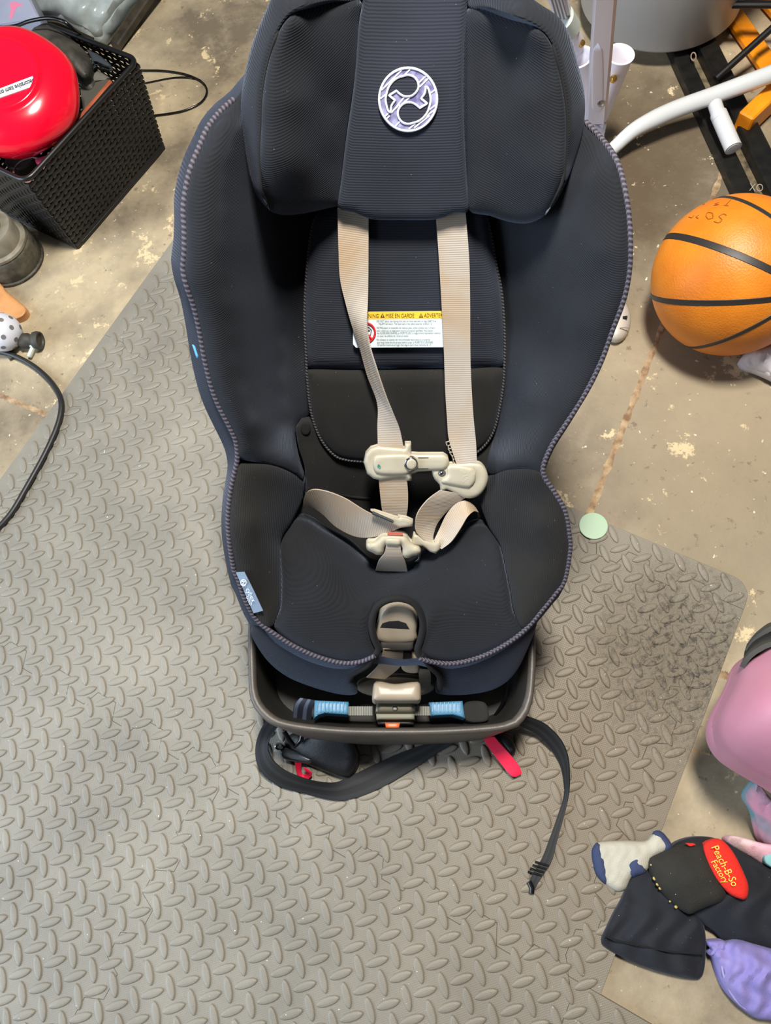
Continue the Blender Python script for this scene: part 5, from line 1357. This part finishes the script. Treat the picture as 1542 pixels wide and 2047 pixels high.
# ------------------------------------------------------------------ clothes pile
TD = mat('tie_dye_cloth', C(214, 150, 168), 0.85, col2=C(96, 140, 148), nscale=16, detail=2, bump=0.3, bscale=400, lo=0.42, hi=0.6)
TD2 = mat('tie_dye_cloth_pale', C(214, 186, 186), 0.85, col2=C(206, 126, 152), nscale=22, detail=2, bump=0.3, bscale=400)
td = thing('tie_dye_garment', 'pink and teal tie-dyed garment crumpled at the right edge below the pink seat', 'garment', W(1530, 1690, CONC))
relief(td, 'hanging_fold', [(1489, 1590), (1502, 1566), (1512, 1558), (1520, 1568), (1545, 1600), (1600, 1660), (1600, 1720), (1545, 1702), (1520, 1676), (1512, 1650), (1505, 1620)], [(1500, 1570, .06), (1545, 1640, .05), (1600, 1700, .04), (1510, 1650, .02)], TD, plane=FLOOR, puff=0.012, pw=14, step=8, skirt=0.015, wr=0.004, wrf=34)
relief(td, 'pale_fold', [(1452, 1682), (1460, 1670), (1485, 1674), (1520, 1684), (1600, 1705), (1600, 1770), (1545, 1742), (1505, 1716), (1475, 1700)], [(1455, 1680, .01), (1520, 1690, .03), (1600, 1720, .03), (1530, 1720, .02)], TD2, plane=FLOOR, puff=0.010, pw=12, step=8, skirt=0.02, wr=0.003, wrf=30)
relief(td, 'teal_patch', [(1528, 1714), (1540, 1706), (1600, 1716), (1600, 1745), (1540, 1732)], .036, mat('teal_cloth', C(122, 172, 172), 0.85), plane=FLOOR, puff=0.003, pw=8, step=8, skirt=0.01)

NV = mat('navy_jersey', C(22, 25, 32), 0.88, col2=C(15, 17, 23), nscale=14, sheen=0.08, bump=0.25, bscale=500, speck=(C(150, 150, 150), 300, 0.79))
nv_ = thing('navy_leggings', 'dark navy jersey leggings spread half on the mat, half on the concrete', 'leggings', W(1340, 1850, CONC))
relief(nv_, 'trouser_leg', [(1264, 1752), (1296, 1738), (1330, 1765), (1370, 1815), (1400, 1835), (1410, 1860), (1412, 1903), (1404, 1952), (1376, 1956), (1321, 1943), (1262, 1922), (1218, 1898), (1203, 1879), (1222, 1837), (1246, 1790)], [(1203, 1879, .006), (1270, 1760, .006), (1400, 1840, .006), (1404, 1950, -.004), (1262, 1922, .0), (1310, 1840, .016), (1290, 1880, .010), (1340, 1900, .008), (1345, 1800, .020), (1275, 1800, .012)], NV, plane=FLOOR, puff=0.008, pw=12, step=6, skirt=0.012, wr=0.0055, wrf=74)
relief(nv_, 'trouser_body', [(1330, 1720), (1344, 1690), (1370, 1676), (1400, 1672), (1432, 1676), (1485, 1698), (1545, 1732), (1610, 1770), (1610, 1905), (1542, 1900), (1500, 1893), (1452, 1884), (1430, 1864), (1408, 1850), (1384, 1830), (1360, 1800)], [(1344, 1690, .004), (1432, 1676, .004), (1545, 1732, .012), (1610, 1850, .02), (1542, 1900, .002), (1430, 1864, .0), (1450, 1800, .03), (1500, 1800, .03), (1400, 1760, .02), (1540, 1790, .03)], NV, plane=FLOOR, puff=0.010, pw=14, step=6, skirt=0.014, wr=0.006, wrf=82)
hm = [(1212, 1872), (1235, 1880), (1290, 1893), (1350, 1903), (1408, 1906)]
tube(nv_, 'hem_seam', [W(x, y, .0205) for x, y in hm], 0.0011, SEAM, seg=6)

sk = thing('baby_sock', 'cream baby sock with navy toe, heel and cuff lying on the mat edge', 'sock', W(1260, 1720, 0))
CRM = mat('cream_knit', C(178, 174, 158), 0.9, bump=0.4, bscale=700, col2=C(164, 160, 146), nscale=18)
NVK = mat('navy_knit', C(50, 60, 92), 0.9, bump=0.4, bscale=700)
skp = [(1186, 1697), (1194, 1686), (1204, 1682), (1250, 1680), (1290, 1681), (1304, 1670), (1314, 1661), (1326, 1666), (1344, 1692), (1330, 1702), (1304, 1716), (1294, 1740), (1264, 1753), (1252, 1777), (1234, 1782), (1211, 1767), (1194, 1748), (1186, 1720)]
skc = [(1190, 1720, .003), (1240, 1720, .008), (1300, 1690, .012), (1335, 1690, .014), (1250, 1770, .003), (1280, 1735, .012)]
relief(sk, 'sock_body', skp, skc, CRM, plane=FLOOR, puff=0.011, pw=16, step=6, skirt=0.006, wr=0.0012, wrf=26)
for nm, pl in (('sock_toe', [(1185, 1697), (1193, 1685), (1200, 1684), (1208, 1704), (1216, 1724), (1217, 1752), (1213, 1768), (1193, 1749), (1185, 1720)]), ('sock_heel', [(1252, 1728), (1264, 1715), (1279, 1710), (1288, 1724), (1293, 1743), (1278, 1750), (1262, 1754), (1254, 1742)]), ('sock_cuff', [(1306, 1668), (1314, 1660), (1327, 1665), (1345, 1692), (1331, 1703), (1322, 1684)])):
    relief(sk, nm, pl, [(a, b, c + .0012) for a, b, c in skc], NVK, plane=FLOOR, puff=0.0115, pw=14, step=6, skirt=0.006, label='navy ' + nm.split('_')[1])

hat = thing('felt_hat', 'black felt hat with gold studs and a red embroidered band on the navy leggings', 'hat', W(1385, 1750, 0))
FELT = mat('black_felt', C(40, 38, 32), 0.95, col2=C(28, 27, 24), nscale=20, bump=0.6, bscale=600, speck=(C(150, 140, 110), 360, 0.78))
relief(hat, 'cap_body', [(1303, 1717), (1321, 1708), (1344, 1696), (1370, 1687), (1406, 1686), (1420, 1715), (1440, 1755), (1452, 1780), (1446, 1800), (1415, 1813), (1391, 1823), (1379, 1828), (1354, 1814), (1330, 1790), (1311, 1764), (1302, 1740)], [(1303, 1720, .03), (1370, 1690, .03), (1410, 1690, .035), (1450, 1780, .042), (1380, 1826, .03), (1320, 1780, .03), (1375, 1755, .05)], FELT, plane=FLOOR, puff=0.014, pw=18, step=8, skirt=0.014)
REDF = mat('red_fleece', C(226, 38, 24), 0.95, bump=0.5, bscale=500)
rb = relief(hat, 'red_band', [(1407, 1690), (1428, 1677), (1445, 1680), (1466, 1703), (1485, 1739), (1497, 1771), (1493, 1797), (1478, 1796), (1457, 1785), (1434, 1760), (1415, 1724)], [(1407, 1690, .045), (1445, 1680, .045), (1497, 1775, .05), (1457, 1785, .05), (1450, 1735, .055)], REDF, plane=FLOOR, puff=0.010, pw=12, step=7, skirt=0.012, label='red fleece band with yellow lettering')
YT = mat('yellow_thread', C(236, 196, 72), 0.7)
text(rb, 'lettering', 'Peach-B-So', 1422, 1693, 21, math.radians(62), FLOOR, .0655, YT, sx=0.95, bold=0.0, shear=0.15)
text(rb, 'lettering', 'Factory', 1421, 1722, 18, math.radians(59), FLOOR, .0650, YT, sx=0.95, shear=0.15)
relief(hat, 'red_corner', [(1371, 1685), (1388, 1686), (1392, 1689), (1380, 1692)], .050, REDF, plane=FLOOR, puff=0.001, pw=3, step=4, skirt=0.004, smooth=False)
GLD = mat('gold_bead', C(214, 184, 108), 0.3, metal=0.4)
for x, y, r in ((1302, 1729, .0014), (1309, 1756, .0026), (1315, 1768, .0022), (1320, 1776, .0020), (1340, 1802, .0014), (1352, 1813, .0022)):
    p = W(x, y, .036)
    lathe(hat, 'gold_stud', p, (-.4, -.4, .8), [(0.0, -r), (r * .8, -r * .5), (r, 0), (r * .7, r * .6), (0, r * .9)], GLD, seg=10)

LV = mat('lavender_cotton', C(138, 128, 182), 0.95, col2=C(116, 106, 166), nscale=12, bump=0.2, bscale=500, sheen=0.1)
lv_ = thing('lavender_garment', 'lavender gathered cotton garment in the bottom right corner', 'garment', W(1500, 1950, CONC))
relief(lv_, 'gathered_body', [(1420, 1900), (1448, 1884), (1475, 1878), (1510, 1888), (1545, 1898), (1620, 1920), (1620, 2050), (1545, 2040), (1509, 2034), (1473, 2006), (1448, 1976), (1434, 1945), (1426, 1917)], [(1420, 1900, .004), (1475, 1880, .012), (1545, 1900, .02), (1620, 1980, .03), (1509, 2034, .0), (1434, 1945, .0), (1490, 1940, .03), (1530, 1990, .02), (1540, 1930, .035)], LV, plane=FLOOR, puff=0.012, pw=16, step=7, skirt=0.014, wr=0.006, wrf=46)
relief(lv_, 'frilled_cuff', [(1414, 1882), (1430, 1879), (1448, 1880), (1456, 1890), (1452, 1902), (1436, 1906), (1424, 1912), (1417, 1906), (1424, 1898), (1416, 1890)], .010, LV, plane=FLOOR, puff=0.010, pw=8, step=6, skirt=0.014, wr=0.002, wrf=16)
tube(lv_, 'piped_edge', [W(x, y, z) for x, y, z in ((1442, 1912, .020), (1446, 1945, .018), (1460, 1982, .012), (1480, 2008, .008), (1512, 2030, .006))], 0.0016, mat('pale_lilac_trim', C(150, 142, 186), 0.7), seg=8)
